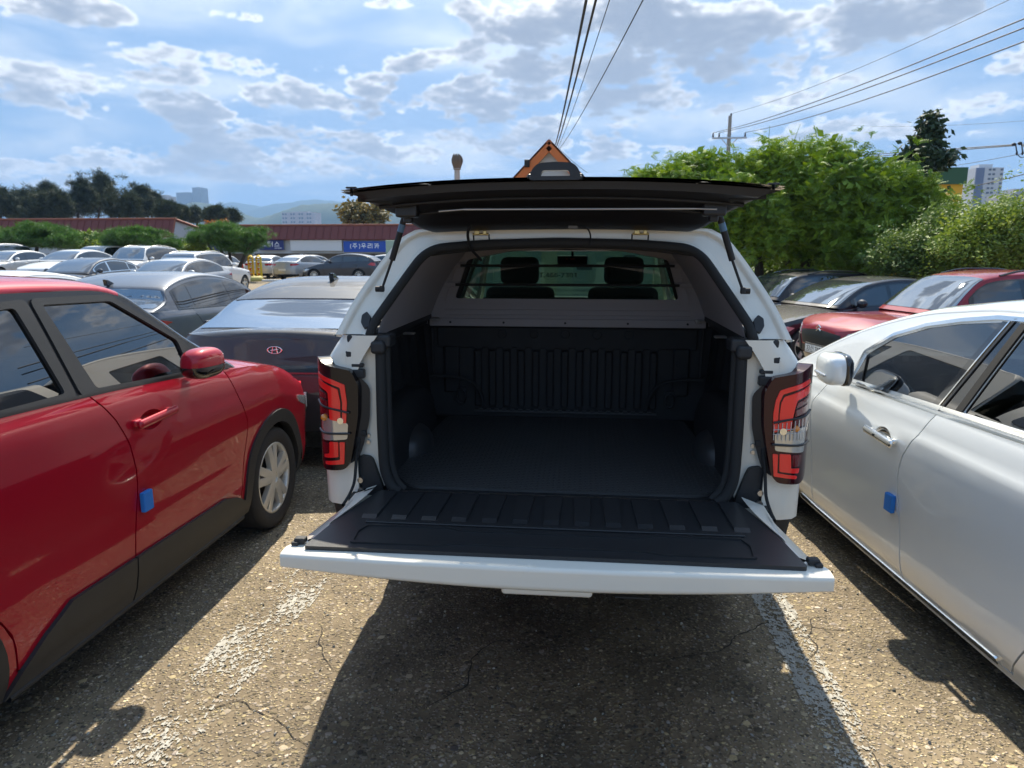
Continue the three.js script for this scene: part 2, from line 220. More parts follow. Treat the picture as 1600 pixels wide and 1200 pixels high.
// ---------- wheels ----------
const wheelCache = new Map();
function wheelGeo(r, w, style) {
  const k = [r, w, style].join(); if (wheelCache.has(k)) return wheelCache.get(k);
  const rr = r * (style === 'cap' ? .68 : .70), L = (p, n = 40) => new THREE.LatheGeometry(p.map(([x, y]) => new THREE.Vector2(x, y)), n).rotateZ(-Math.PI / 2);
  const h = w / 2, tyre = [L([[rr - .01, -h * .8], [rr + .01, -h * .9], [r - .05, -h], [r - .02, -h * .94], [r - .004, -h * .75], [r, -h * .3], [r, h * .3], [r - .004, h * .75], [r - .02, h * .94], [r - .05, h], [rr + .02, h * .93], [rr, h * .86], [rr - .012, h * .7]])];
  for (const x of [-.42, -.14, .14, .42]) tyre.push(L([[r + .0015, x * w * .8 - .006], [r + .0015, x * w * .8 + .006]]));
  const rim = [L([[rr - .012, h * .55], [rr, h * .84], [rr - .012, h * .86], [rr - .022, h * .78], [rr - .03, h * .2], [rr - .035, -h * .8]])], n = style === 'twin' ? 5 : style === 'multi' ? 10 : 5;
  const spoke = (a, wid0, wid1, r0, r1, x0, x1, th) => { const g = new THREE.BoxGeometry(th, r1 - r0, 1, 1, 4, 2), p = g.attributes.position; for (let i = 0; i < p.count; i++) { const t = (p.getY(i) + (r1 - r0) / 2) / (r1 - r0), zz = p.getZ(i) * 2; p.setX(i, p.getX(i) + lerp(x0, x1, t * t) - Math.abs(zz) * .006); p.setZ(i, zz * lerp(wid0, wid1, t) / 2); p.setY(i, r0 + t * (r1 - r0)); } g.computeVertexNormals(); return g.rotateX(a); };
  for (let i = 0; i < n; i++) { const a = i / n * Math.PI * 2; if (style === 'twin') { rim.push(spoke(a + .19, .052, .05, .03, rr - .012, h * .78, h * .72, .03), spoke(a - .19, .052, .05, .03, rr - .012, h * .78, h * .72, .03)); } else rim.push(spoke(a, style === 'multi' ? .03 : .075, style === 'multi' ? .03 : .06, .03, rr - .014, h * .7, h * .74, .028)); }
  rim.push(L([[0, h * .86], [.03, h * .86], [.045, h * .80], [.075, h * .74], [.08, h * .5]], 24));
  for (let i = 0; i < 5; i++) { const a = i / 5 * 6.283 + .3; rim.push(new THREE.CylinderGeometry(.009, .009, .02, 8).rotateZ(Math.PI / 2).translate(h * .78, Math.cos(a) * .057, Math.sin(a) * .057)); }
  const back = [L([[0, h * .1], [rr - .036, h * .1]], 24), L([[0, h * .3], [.13, h * .3], [.13, h * .1]], 24)];
  const o = { tyre: merge(tyre), rim: merge(rim), disc: merge(back) }; wheelCache.set(k, o); return o;
}
function addWheel(parent, x, y, z, r, w, style, rimMat = M.alloy) { const g = wheelGeo(r, w, style), o = new THREE.Group(); o.name = 'wheel'; o.position.set(x, y, z); if (x < 0) o.rotation.y = Math.PI; parent.add(o); part('tyre', g.tyre, M.tyre, o); part('rim', g.rim, rimMat, o); part('brake_disc', g.disc, M.black, o); return o; }

// ---------- a car's skin ----------
function carShape(s) {
  const e = 2 / (s.n ?? 3), er = 2 / (s.nr ?? s.n ?? 3), zc = s.zn + s.lf, zr = s.zt - s.lr, sill = typeof s.sill === 'function' ? s.sill : () => s.sill;
  const deck = curve(s.deck), sec = curve(s.sec ?? [[0, .90], [.08, .945], [.22, .965], [.45, .99], [.62, 1], [.80, .99], [.92, .975], [.97, .955], [1, .925]]), noseP = curve(s.nose), tailP = curve(s.tail), taper = curve(s.taper ?? [[s.zn, .94], [s.zn + .9, .99], [0, 1], [s.zt - .9, .99], [s.zt, .93]]);
  const wAt = (z, y) => { const b = sill(z); return s.hw * taper(z) * sec(clamp((y - b) / (deck(z) - b), 0, 1)); };
  const zMid = (a) => a < zc ? zc - s.lf * Math.pow(Math.max(0, Math.cos(Math.max(0, (a - zc + 1) * Math.PI / 2))), e) : a > zr ? zr + s.lr * Math.pow(Math.max(0, Math.sin(Math.min(1, a - zr) * Math.PI / 2)), er) : a;
  const P = (a, y) => {
    if (a < zc) { const f = Math.max(0, (a - zc + 1)) * Math.PI / 2; return [wAt(zc, y) * Math.pow(Math.max(0, Math.sin(f)), e), y, zc - (zc - s.zn - noseP(y)) * Math.pow(Math.max(0, Math.cos(f)), e)]; }
    if (a > zr) { const f = Math.min(1, a - zr) * Math.PI / 2; return [wAt(zr, y) * Math.pow(Math.max(0, Math.cos(f)), er), y, zr + (s.zt - tailP(y) - zr) * Math.pow(Math.max(0, Math.sin(f)), er)]; }
    return [wAt(a, y), y, a];
  };
  const top = (a) => deck(zMid(a)), bot = (a) => sill(zMid(a));
  // glasshouse
  const pp = s.prof, pc = new THREE.SplineCurve(pp.map((p) => new THREE.Vector2(...p))), PN = 160, pts = pc.getSpacedPoints(PN).map((q) => [q.x, q.y]);
  const prof = (t) => { const f = clamp(t, 0, 1) * PN, i = Math.min(PN - 1, Math.floor(f)), k = f - i; return [lerp(pts[i][0], pts[i + 1][0], k), lerp(pts[i][1], pts[i + 1][1], k)]; };
  const profY = (z) => { if (z <= pts[0][0]) return pts[0][1]; for (let i = 0; i < PN; i++) if (pts[i + 1][0] >= z) return lerp(pts[i][1], pts[i + 1][1], (z - pts[i][0]) / Math.max(1e-6, pts[i + 1][0] - pts[i][0])); return pts[PN][1]; };
  const sOf = (z) => { for (let i = 0; i < PN; i++) if (pts[i + 1][0] >= z) return (i + (z - pts[i][0]) / Math.max(1e-6, pts[i + 1][0] - pts[i][0])) / PN; return 1; };
  const tum = s.tum ?? .42, Xc = (z, y) => { const b = deck(z), h = Math.max(0, y - b); return wAt(z, b) - .012 - tum * h - .12 * Math.max(0, h - .2) ** 2; };
  const crown = curve(s.crown ?? [[0, .02], [s.sW, .055], [(s.sW + s.sR) / 2, .075], [s.sR, .05], [1, .02]]), bz = curve([[0, -(s.wsBulge ?? .14)], [s.sW, -.05], [(s.sW + s.sR) / 2, 0], [s.sR, .03], [1, s.rwBulge ?? .09]]);
  const topMap = (t, v) => { const [z, y] = prof(t), X = Xc(z, y), th = clamp(v, -1, 1) * Math.PI / 2, c = Math.max(0, Math.cos(th)), sn = Math.sin(th); return [X * Math.sign(sn) * Math.pow(Math.abs(sn), .66), y + crown(t) * Math.pow(c, .75), z + bz(t) * Math.pow(c, 1.2)]; };
  const sideMap = (z, y) => [Xc(z, y), y, z];
  const hoodMap = (a, v) => { const p = P(a, top(a)), k = Math.abs(v), q = sm(0, .5, Math.abs(p[0])); return [p[0] * v, p[1] + (s.hoodCrown ?? .05) * q * (1 - k ** 2.6) * 1.0, p[2] - (a < 0 ? 1 : -1) * .0 * q]; };
  return { ...s, e, zc, zr, sillF: sill, deckF: deck, wAt, P, top, bot, prof, profY, sOf, Xc, topMap, sideMap, hoodMap, pts, a0: zc - 1, a1: zr + 1 };
}
// lower edge of the side between two places, going over the wheel arches
function underEdge(c, aS, aE) {
  const out = [], n = Math.max(2, Math.ceil(Math.abs(aE - aS) / .08));
  const arches = c.wheels.map(([z, r, ra]) => { const y = c.sillF(z), th = Math.asin(clamp((c.wy - y) / ra, -1, 1)); return [z, ra, th, z - ra * Math.cos(th), z + ra * Math.cos(th)]; });
  const inside = (a) => arches.find((q) => a > q[3] && a < q[4]);
  for (let i = 0; i <= n; i++) { const a = lerp(aS, aE, i / n), prev = i ? lerp(aS, aE, (i - 1) / n) : null;
    if (prev !== null) for (const q of arches) if (prev <= q[3] && a > q[3]) for (let k = 0; k <= 22; k++) { const t = lerp(-q[2], Math.PI + q[2], k / 22); out.push([q[0] - q[1] * Math.cos(t), c.wy + q[1] * Math.sin(t)]); }
    if (!inside(a)) out.push([a, c.bot(a)]); }
  return out;
}
const seamAt = (pts) => { const f = curve(pts.map(([a, y]) => [y, a])); return f; };
function sidePanels(c) {
  // seams: door edges as [a, y] from bottom to top; the first and the last bound the doors
  const g = .0045, o = { d: c.step ?? .09, db: c.step ? c.step * .7 : .055, skirt: .02 }, res = { body: [], doors: [] }, seams = c.seams.map(seamAt), yd = c.doorBottom, N = 14;
  const edge = (f, y0, y1, sg) => [...Array(N + 1).keys()].map((i) => { const y = lerp(y0, y1, i / N); return [f(y) + sg * g, y]; });
  const topPath = (aS, aE) => { const n = Math.max(2, Math.ceil(Math.abs(aE - aS) / .06)); return [...Array(n + 1).keys()].map((i) => { const a = lerp(aS, aE, i / n); return [a, c.top(a)]; }); };
  const yTop = (f) => { let y = 1; for (let i = 0; i < 12; i++) y = c.top(f(y)); return y; };
  const fF = seams[0], fR = seams[seams.length - 1], tF = yTop(fF), tR = yTop(fR);
  const front = [...underEdge(c, c.a0, fF(c.sillF(0)) - g), ...edge(fF, c.bot(fF(.3)), tF, -g ? -1 : -1), ...topPath(fF(tF) - g, c.a0)];
  const rear = [...underEdge(c, fR(c.sillF(0)) + g, c.a1), ...topPath(c.a1, fR(tR) + g), ...edge(fR, tR, c.bot(fR(.3)), 1)];
  const sillP = [[fF(.3) - g, c.bot(fF(.3))], [fR(.3) + g, c.bot(fR(.3))], [fR(yd) + g, yd - g], [fF(yd) - g, yd - g]];
  res.body.push(panel(front, c.P, o), panel(rear, c.P, o), panel(sillP, c.P, o));
  for (let i = 0; i < seams.length - 1; i++) { const l = seams[i], r = seams[i + 1], tl = yTop(l), tr = yTop(r); res.doors.push(panel([[l(yd) + g, yd + g], [r(yd) - g, yd + g], ...edge(r, yd + .03, tr, -1), ...topPath(r(tr) - g, l(tl) + g), ...edge(l, tl, yd + .03, 1)], c.P, { ...o, holes: c.doorHoles?.[i] ?? [] })); }
  return res;
}
const both = (g) => Object.assign([g, mir(g)], { pair: true });
function windowsOf(c, list, m = .055, low = .02) { return list.map(([za, zb, slantA = 0, slantB = 0]) => { const N = 14, up = [], dn = []; for (let i = 0; i <= N; i++) { const z = lerp(za, zb, i / N); const yt = c.profY(z) - m, yb = c.deckF(z) + low; if (yt > yb + .01) { up.push([z, yt]); dn.push([z, yb]); } } return round([...dn, ...up.reverse()], .015, 2); }); }
function underGeo(c) {
  const gs = [], hw = c.hw - .27, len = c.zt - c.zn; gs.push(box(hw * 2, .42, len - .5, 0, .44, (c.zt + c.zn) / 2));
  gs.push(...both(panel(rect(c.a0 + .05, c.sillF(0) + .05, c.a1 - .05, c.sillF(0) + .2).map((p) => p), (a, y) => { const p = c.P(a, y + .0); return [p[0] * .93, y, p[2] * .965]; }, { d: .12 })));
  for (const [z, r, ra] of c.wheels) for (const sx of [-1, 1]) { const g = new THREE.CylinderGeometry(ra + .004, ra + .004, .24, 22, 1, true, 0, Math.PI).rotateZ(Math.PI / 2).rotateX(0); g.translate(sx * (c.hw - .15), c.wy, z); gs.push(g); }
  return gs;
}
// ---------- parked cars ----------
// K: sizes of a kind of car; every car of the yard is made from one of these by its own numbers
function kind(type, L, W, H, o = {}) {
  const h = L / 2, hw = W / 2, wb = o.wb ?? L * .585, r = o.r ?? .325, suv = type === 'suv', hat = type === 'hatch', ys = suv ? .25 : .19, B = o.belt ?? (suv ? H * .635 : H * .665);
  const zf = -wb / 2 - .02, nose = zf - (o.fo ?? .86), tail = nose + L, base = { type, hw, n: 2.7, zn: nose, zt: tail, lf: .42, lr: .40, sill: ys, wy: r, wheels: [[zf, r, r + .055], [zf + wb, r, r + .055]], H, hoodCrown: .05 };
  const nh = suv ? .80 : .66;
  base.deck = [[nose, nh - .06], [nose + .12, nh], [nose + .5, nh + .10], [zf + .45, B - .07], [zf + 1.0, B - .02], [.5, B + .02], ...(type === 'sedan' ? [[tail - .9, B + .05], [tail - .1, B + .07], [tail, B + .05]] : [[tail - .6, B + .05], [tail, B + .04]])];
  base.nose = [[ys, .10], [ys + .15, .02], [nh - .18, 0], [nh - .03, .035], [nh + .25, .16]];
  base.tail = type === 'sedan' ? [[ys, .10], [ys + .2, .02], [.60, .0], [.72, .015], [B - .10, .055], [B + .1, .10]] : [[ys, .10], [ys + .2, .02], [.62, 0], [B, .06], [B + .2, .08]];
  const w0 = zf + (o.cowl ?? .62), w1 = w0 + (suv ? .62 : .86), H0 = H - .07;
  base.prof = type === 'sedan' ? [[w0, B - .02], [w0 + (w1 - w0) * .55, lerp(B, H0, .60)], [w1, H0 - .055], [w1 + .55, H0], [w1 + 1.1, H0 - .03], [w1 + 1.55, H0 - .13], [tail - .62, lerp(B, H0, .36)], [tail - .30, B + .06]]
    : hat ? [[w0, B - .02], [w0 + (w1 - w0) * .55, lerp(B, H0, .60)], [w1, H0 - .05], [w1 + .6, H0], [w1 + 1.3, H0 - .05], [tail - .42, H0 - .17], [tail - .10, B + .07]]
      : [[w0, B - .02], [w0 + (w1 - w0) * .55, lerp(B, H0, .60)], [w1, H0 - .05], [w1 + .6, H0], [w1 + 1.4, H0 - .015], [tail - .50, H0 - .06], [tail - .30, H0 - .14], [tail - .08, B + .06]];
  const zs = base.prof[0][0]; let len = [0]; for (let i = 1; i < base.prof.length; i++) len.push(len[i - 1] + Math.hypot(base.prof[i][0] - base.prof[i - 1][0], base.prof[i][1] - base.prof[i - 1][1])); const T = len[len.length - 1];
  base.sW = len[2] / T - .005; base.sR = (type === 'sedan' ? len[5] : hat ? len[5] - .02 : len[5]) / T; base.tum = o.tum ?? (suv ? .40 : .46);
  const s1 = zf + .62, s2 = zf + 1.66, s3 = zf + wb - .22;
  base.seams = [[[s1 + .06, ys], [s1 - .01, .5], [s1 - .02, B * .8], [s1 + .10, B]], [[s2 + .02, ys], [s2 - .02, .5], [s2 - .01, B * .8], [s2 + .05, B]], [[s3 - .25, ys], [s3 - .18, .45], [s3 + .05, .75], [s3 + .22, B]]];
  base.doorBottom = ys + .12; base.winSplit = [[w0 + .34, s2 - .0], [s2 + .075, s3 + .12], ...(type === 'sedan' ? [[s3 + .16, tail - .82]] : [[s3 + .17, tail - .42]])];
  base.B = B; base.nh = nh; base.s = [s1, s2, s3]; base.w = [w0, w1];
  return Object.assign(base, o.over ?? {});
}
const shapes = new Map();
function carGeo(key, spec, style) {
  if (shapes.has(key)) return shapes.get(key);
  const c = carShape(spec), sp = sidePanels(c), G = {}, ys = c.sillF(0), sx = both;
  const aw0 = c.w[0] + .18, at = c.zt - (c.type === 'sedan' ? .75 : .25), lane = (t0, t1, v0, v1) => rect(t0, v0, t1, v1);
  const hood = (a0, a1) => panel(rect(a0, -1, a1, 1), c.hoodMap, { d: .08, db: .25, ref: [0, .2, 0] });
  const topP = (t0, t1, v, off, r = .04) => panel(round([[t0, -v], [t1, -v * (r < 0 ? .9 : 1)], [t1, v * (r < 0 ? .9 : 1)], [t0, v]], Math.abs(r), 4), c.topMap, { d: .03, db: .14, off, ref: [0, .4, 0] });
  const side = [...c.pts.filter((_, i) => i % 4 === 0).map((p) => p.slice())], belt = side.map((p) => [p[0], c.deckF(p[0]) - .004]).reverse();
  G.body = merge([sp.body.map(sx), hood(c.a0, aw0), hood(at, c.a1), panel(rect(0, -1, 1, 1), c.topMap, { d: .03, db: .14, ref: [0, .4, 0] }), sx(panel([...side, ...belt], c.sideMap, { d: .12, db: .06 }))]);
  G.doors = sp.doors.flatMap(sx);
  const wins = windowsOf(c, c.winSplit, .05, .03);
  G.windows = wins.flatMap((w) => sx(panel(w, c.sideMap, { d: .1, db: .06, off: .005, skirt: .006 })));
  const fr = windowsOf(c, [[c.winSplit[0][0] - .07, c.winSplit[c.winSplit.length - 1][1] + .05]], .028, .008);
  G.trim = merge([fr.map((w) => sx(panel(w, c.sideMap, { d: .1, db: .06, off: .0025 }))), sx(panel(rect(c.wheels[0][0] + .45, ys, c.wheels[1][0] - .45, ys + .07), c.P, { d: .15, off: .008, skirt: .01 })), sx(panel([...Array(9).keys()].map((i) => [lerp(c.a0, c.zc + .05, i / 8), ys]).concat([...Array(9).keys()].map((i) => [lerp(c.zc + .05, c.a0, i / 8), ys + .13])), c.P, { d: .1, off: .008 })), sx(panel(rect(c.zr - .05, ys, c.a1, ys + .15), c.P, { d: .1, off: .008 }))]);
  G.windscreen = topP(.025, c.sW - .01, .80, .005); G.rear = topP(c.sR + .012, c.type === 'sedan' ? .965 : .90, .76, .005);
  G.under = merge(underGeo(c));
  const nh = c.nh, zc = c.zc, yT = c.top(c.a1);
  G.head = sx(panel(round(c.type === 'sedan' ? [[zc - .62, nh - .12], [zc - .1, nh - .10], [zc + .22, nh + .015], [zc + .06, nh + .03], [zc - .5, nh - .04]] : [[zc - .62, nh - .15], [zc - .12, nh - .17], [zc + .18, nh - .0], [zc + .02, nh + .03], [zc - .55, nh - .06]], .02, 2), c.P, { d: .08, off: .006, skirt: .008 }));
  G.grille = merge(sx(panel(round([[zc - 1, nh - .30], [zc - .72, nh - .28], [zc - .66, nh - .10], [zc - 1, nh - .06]], .01, 1), c.P, { d: .06, off: .005, skirt: .006 })).concat(sx(panel(rect(zc - 1, ys + .14, zc - .4, ys + .24), c.P, { d: .07, off: .005 }))));
  G.tail = c.tailPoly ? sx(panel(round(c.tailPoly(c, yT), .01, 2), c.P, { d: .06, off: .006, skirt: .008 })) : sx(panel(round(c.type === 'sedan' ? [[c.zr - .14, yT - .11], [c.zr + .3, yT - .19], [c.zr + .66, yT - .19], [c.zr + .68, yT - .08], [c.zr + .2, yT - .05]] : [[c.zr - .08, yT - .16], [c.zr + .3, yT - .22], [c.zr + .58, yT - .21], [c.zr + .56, yT - .04], [c.zr + .1, yT - .03]], .02, 2), c.P, { d: .07, off: .006, skirt: .008 }));
  const hy = c.B - .12; G.handles = c.seams.slice(1).flatMap(([, , , t], i) => { const z = c.s[i + 1] - .10 - (i ? -.1 : 0), p = c.P(z, hy); return sx(box(.022, .026, .17, p[0] + .014, hy, z, .009)); });
  const mz = c.w[0] + .36, my = c.deckF(mz) + .09, mx = c.P(mz, c.deckF(mz))[0]; const mb = new THREE.SphereGeometry(1, 14, 10).scale(.11, .075, .07); mb.translate(mx + .11, my, mz); G.mirrors = sx(merge([mb])); G.mirrorFoot = sx(box(.10, .03, .05, mx + .02, my - .05, mz, .01));
  const pf = c.P(c.a0, nh - .24), pr = c.P(c.a1, c.type === 'sedan' ? .60 : .72); G.plates = [box(.52, .11, .012, 0, ys + .20, c.zn - .012), box(.52, .11, .012, 0, pr[1], pr[2] + .012)];
  if (style.fin) { const f = c.prof(style.finS ?? (c.sR - .02)), t = c.topMap(style.finS ?? (c.sR - .02), 0); const q = new THREE.Shape([[-.10, 0], [.06, .062], [.085, .062], [.07, 0]].map((p) => new THREE.Vector2(...p))); G.fin = new THREE.ExtrudeGeometry(q, { depth: .024, bevelEnabled: true, bevelSize: .006, bevelThickness: .01, bevelSegments: 2 }).rotateY(-Math.PI / 2).translate(.012, t[1] - .006, t[2]); }
  if (style.rails) G.rails = merge(sx(tube([.12, .3, .5, .7, .88].map((q, i) => { const t = lerp(c.sW, c.sR, q), p = c.topMap(t, .80); return [p[0], p[1] + (i % 4 ? .045 : .005), p[2]]; }), .016, 20, 6)));
  const res = { c, G }; shapes.set(key, res); return res;
}
function addCar(key, spec, st, label, x, y, z, turn) {
  const { c, G } = carGeo(key, spec, st), o = thing(st.name ?? 'parked_car', label, st.category ?? 'car', [x, y, z], turn, st.group);
  part('body', G.body, st.paint, o); for (const d of G.doors) part('door', d, st.doorPaint ?? st.paint, o);
  for (const w of G.windows) part('side_window', w, st.glass ?? M.tint, o); part('windscreen', G.windscreen, st.screen ?? M.tintBlue, o); part('rear_window', G.rear, st.screen ?? M.tintBlue, o);
  part('trim', G.trim, st.trim ?? M.gloss, o); part('underbody', G.under, M.dark, o); part('grille', G.grille, M.satin, o);
  for (const h of G.head) part('headlight', h, M.lamp, o); for (const h of G.tail) part('taillight', h, M.red, o); for (const h of G.handles) part('door_handle', h, st.handle ?? st.paint, o);
  G.mirrors.forEach((m, i) => { const q = part('side_mirror', m, st.mirror ?? st.paint, o); part('mirror_foot', G.mirrorFoot[i], M.satin, q); });
  for (const p of G.plates) part('number_plate', p, M.plate, o);
  if (G.fin) part('antenna_fin', G.fin, st.finMat ?? st.paint, o); if (G.rails) part('roof_rail', G.rails, st.rails, o);
  for (const [wz, r] of c.wheels) for (const sx of [-1, 1]) addWheel(o, sx * (c.hw - .125), r, wz, r, .215, st.rim ?? 'five', st.rimMat);
  return { o, c };
}
// ---------- ground ----------
const gy = (x, z) => 0.30 * sm(17, 23, -x) * sm(23, 30, -z) * (1 - sm(36, 41, -z)) - 0.30 * sm(1.9, 3.4, x) * sm(5.5, 17, -z) * (1 - sm(20, 30, -z));
{
  const N = 1024, W = 2.6, r = rng(12), cells = [];   // crushed stone in old asphalt: round and broken grains by size
  const buf = new Float32Array(N * N * 4); const base = (u, v) => { const a = tileN(u, v, 6, 4), b = tileN(u, v, 60, 3, 40); const g2 = tileN(u, v, 190, 2, 55); return [.175 + a * .08 + b * .10 + g2 * .09, .138 + a * .065 + b * .08 + g2 * .07, .085 + a * .035 + b * .05 + g2 * .045]; };
  for (let y = 0; y < N; y++) for (let x = 0; x < N; x++) { const c = base(x / N, y / N), o = (y * N + x) * 4; buf[o] = c[0]; buf[o + 1] = c[1]; buf[o + 2] = c[2]; buf[o + 3] = .25 + tileN(x / N, y / N, 90, 2, 70) * .3; }
  const put = (n, r0, r1) => { for (let i = 0; i < n; i++) { const cx = r() * N, cy = r() * N, rr = lerp(r0, r1, r() ** 2.2), e = .6 + r() * .5, t = r() * 3.14, ct = Math.cos(t), st = Math.sin(t), k = r(), tone = k < .10 ? lerp(.44, .68, r()) : k < .82 ? lerp(.22, .42, r()) : lerp(.06, .12, r()), warm = r(); const R1 = Math.ceil(rr * 1.7);
    for (let dy = -R1; dy <= R1; dy++) for (let dx = -R1; dx <= R1; dx++) { const u = (dx * ct + dy * st) / rr, v = (-dx * st + dy * ct) / (rr * e), q = Math.abs(u) ** 2.6 + Math.abs(v) ** 2.6 + .25 * noise(cx + dx * .4, cy + dy * .4, 3); if (q > 1) continue; const o = ((((cy + dy) | 0) + N) % N * N + (((cx + dx) | 0) + N) % N) * 4, f = .88 + .24 * noise(dx * .5 + cx, dy * .5, 8); buf[o] = tone * f * (1 + .06 * warm); buf[o + 1] = tone * f * (.86 + .01 * warm); buf[o + 2] = tone * f * lerp(.72, .44, warm); buf[o + 3] = .55 + .35 * Math.sqrt(1 - Math.min(1, q)); } } };
  put(34000, 1.1, 2.3); put(9000, 1.7, 3.6); put(900, 3, 6);
  const enc = (v) => Math.pow(clamp(v, 0, 1), 1 / 2.2);
  const col = dataTex(N, (u, v) => { const o = (Math.round(v * N) * N + Math.round(u * N)) * 4; return [enc(buf[o]), enc(buf[o + 1]), enc(buf[o + 2])]; }), hgt = dataTex(N, (u, v) => { const h = buf[(Math.round(v * N) * N + Math.round(u * N)) * 4 + 3]; return [h, h, h]; }, false);
  for (const t of [col, hgt]) t.repeat.set(1 / W, 1 / W);
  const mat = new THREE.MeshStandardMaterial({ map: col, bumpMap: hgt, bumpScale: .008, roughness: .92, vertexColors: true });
  const axis = (lo, hi, s0, far, g) => { const a = []; for (let x = lo; x <= hi + 1e-6; x += s0) a.push(x); for (let st = s0, x = hi; x < far;) { st *= g; x += st; a.push(x); } for (let st = s0, x = lo; x > -far;) { st *= g; x -= st; a.unshift(x); } return a; };
  const xs = axis(-3.2, 3.2, .05, 6000, 1.16), zs = axis(-6.4, 1.2, .05, 6000, 1.16), pos = [], cl = [], uv = [], ix = [];
  for (const z of zs) for (const x of xs) { pos.push(x, gy(x, z), z); uv.push(x, z);
    const n = fbm(x * .7, z * .7, 2, 4), n2 = fbm(x * 3, z * 3, 9, 3), n3 = fbm(x * 12, z * 12, 5, 2); let k = 1.12 + n * .75 + n2 * .35 + n3 * .4, w = 1;
    const bay = sm(-1.0, -.7, x + n2 * .3) * (1 - sm(.62, .86, x + n2 * .25)); k *= 1 - .30 * bay * sm(-.35, .25, n2 + n + .15); // darker stall between the lines, broken up by noise, blotchy
    const blotch = sm(.15, .55, fbm(x * 1.6 + 3, z * 1.6, 21, 4) + .35 * bay * (1 - Math.abs(z + 3.2) / 4)); k *= 1 - .38 * blotch; w += .25 * bay;
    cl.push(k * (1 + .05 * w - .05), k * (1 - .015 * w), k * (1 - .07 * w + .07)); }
  for (let j = 0; j < zs.length - 1; j++) for (let i = 0; i < xs.length - 1; i++) { const a = j * xs.length + i, b = a + 1, c = a + xs.length, d = c + 1; ix.push(a, c, b, b, c, d); }
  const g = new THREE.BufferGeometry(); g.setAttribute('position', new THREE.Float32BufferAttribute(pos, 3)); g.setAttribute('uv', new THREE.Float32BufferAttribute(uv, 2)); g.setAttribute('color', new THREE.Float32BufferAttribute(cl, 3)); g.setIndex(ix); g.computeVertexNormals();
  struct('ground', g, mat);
  // worn paint: flakes left between the stones
  const flake = (seed, keep, w, len) => { const W = 192, H = 2048, d = new Uint8Array(W * H * 4).fill(255); for (let y = 0; y < H; y++) for (let x = 0; x < W; x++) { const X = x / W * w, Y = y / H * len, e = Math.min(X, w - X) / w, n = fbm(X * 42, Y * 42, seed, 4) * 1.1 + .7 * fbm(X * 120, Y * 120, seed + 4, 2) + .9 * fbm(X * 5, Y * 2.2, seed + 9, 3) + keep - .22 * (1 - sm(0, .12, e)), o = (y * W + x) * 4; d[o] = d[o + 1] = d[o + 2] = n > 0 ? 255 : 0; } const t = new THREE.DataTexture(d, W, H); t.magFilter = THREE.LinearFilter; t.needsUpdate = true; return t; };
  const line = (x, za, zb, w, tex, label) => { const n = 40, p = [], u = [], k = []; for (let i = 0; i <= n; i++) { const z = lerp(za, zb, i / n); p.push(x, gy(x, z) + .004, z, x + w, gy(x + w, z) + .004, z); u.push(0, i / n, 1, i / n); if (i < n) { const a = i * 2; k.push(a, a + 1, a + 2, a + 1, a + 3, a + 2); } } const q = new THREE.BufferGeometry(); q.setAttribute('position', new THREE.Float32BufferAttribute(p, 3)); q.setAttribute('uv', new THREE.Float32BufferAttribute(u, 2)); q.setIndex(k); q.computeVertexNormals();
    const m = new THREE.MeshStandardMaterial({ color: C3(.50, .48, .42), alphaMap: tex, alphaTest: .5, roughness: .85, bumpMap: hgt, bumpScale: .004 }); const o = struct('parking_line', q, m); o.userData.label = label; };
  const FL = flake(3, -.20, .28, 7.6); line(-1.57, -.6, -8.2, .28, FL, 'worn white parking line left of the pickup'); line(.865, -.6, -8.2, .18, flake(60, .04, .18, 7.6), 'worn white parking line right of the pickup');
  for (let i = 0; i < 4; i++) line(-4.0 - i * 2.42, -.6, -8.2, .28, FL, 'worn white parking line further left'); 
  // cracks
  { const rc = rng(17), crack = (x, z, a, len) => { const p = [], u = [], k = []; let n = 0; for (let s = 0; s < len; s += .02) { a += (rc() - .5) * 1.0; a *= .96; const w = (.0012 + .0026 * rc()) * Math.min(1, (len - s) * 4, s * 6 + .2); p.push(x - Math.sin(a) * w, .003, z + Math.cos(a) * w * 1, x + Math.sin(a) * w, .003, z - Math.cos(a) * w); u.push(0, s, 1, s); if (n) { const b = n * 2; k.push(b - 2, b - 1, b, b - 1, b + 1, b); } n++; x += Math.cos(a) * .02; z += Math.sin(a) * .02; } const g = new THREE.BufferGeometry(); g.setAttribute('position', new THREE.Float32BufferAttribute(p, 3)); g.setAttribute('uv', new THREE.Float32BufferAttribute(u, 2)); g.setIndex(k); g.computeVertexNormals(); return g; };
    const o = struct('ground_crack', merge([crack(.30, -2.75, .05, 1.2), crack(.95, -2.82, .3, .6), crack(-1.45, -2.2, -.4, .7), crack(-.6, -2.35, .2, .8), crack(1.0, -2.3, .9, .7), crack(-1.2, -2.9, .7, .5)]), std(.035, .03, .024, .95)); o.userData.label = 'fine dark cracks in the worn asphalt'; }
  // loose stones lying about
  const st = new THREE.IcosahedronGeometry(1, 1), sp = st.attributes.position; for (let i = 0; i < sp.count; i++) { const k = 1 + .3 * noise(sp.getX(i) * 1.7, sp.getY(i) * 1.7, sp.getZ(i) * 1.7); sp.setXYZ(i, sp.getX(i) * k, sp.getY(i) * k, sp.getZ(i) * k); } st.computeVertexNormals();
  const n = 3600, im = new THREE.InstancedMesh(st, std(1, 1, 1, .8), n), m4 = new THREE.Matrix4(), rr = rng(99);
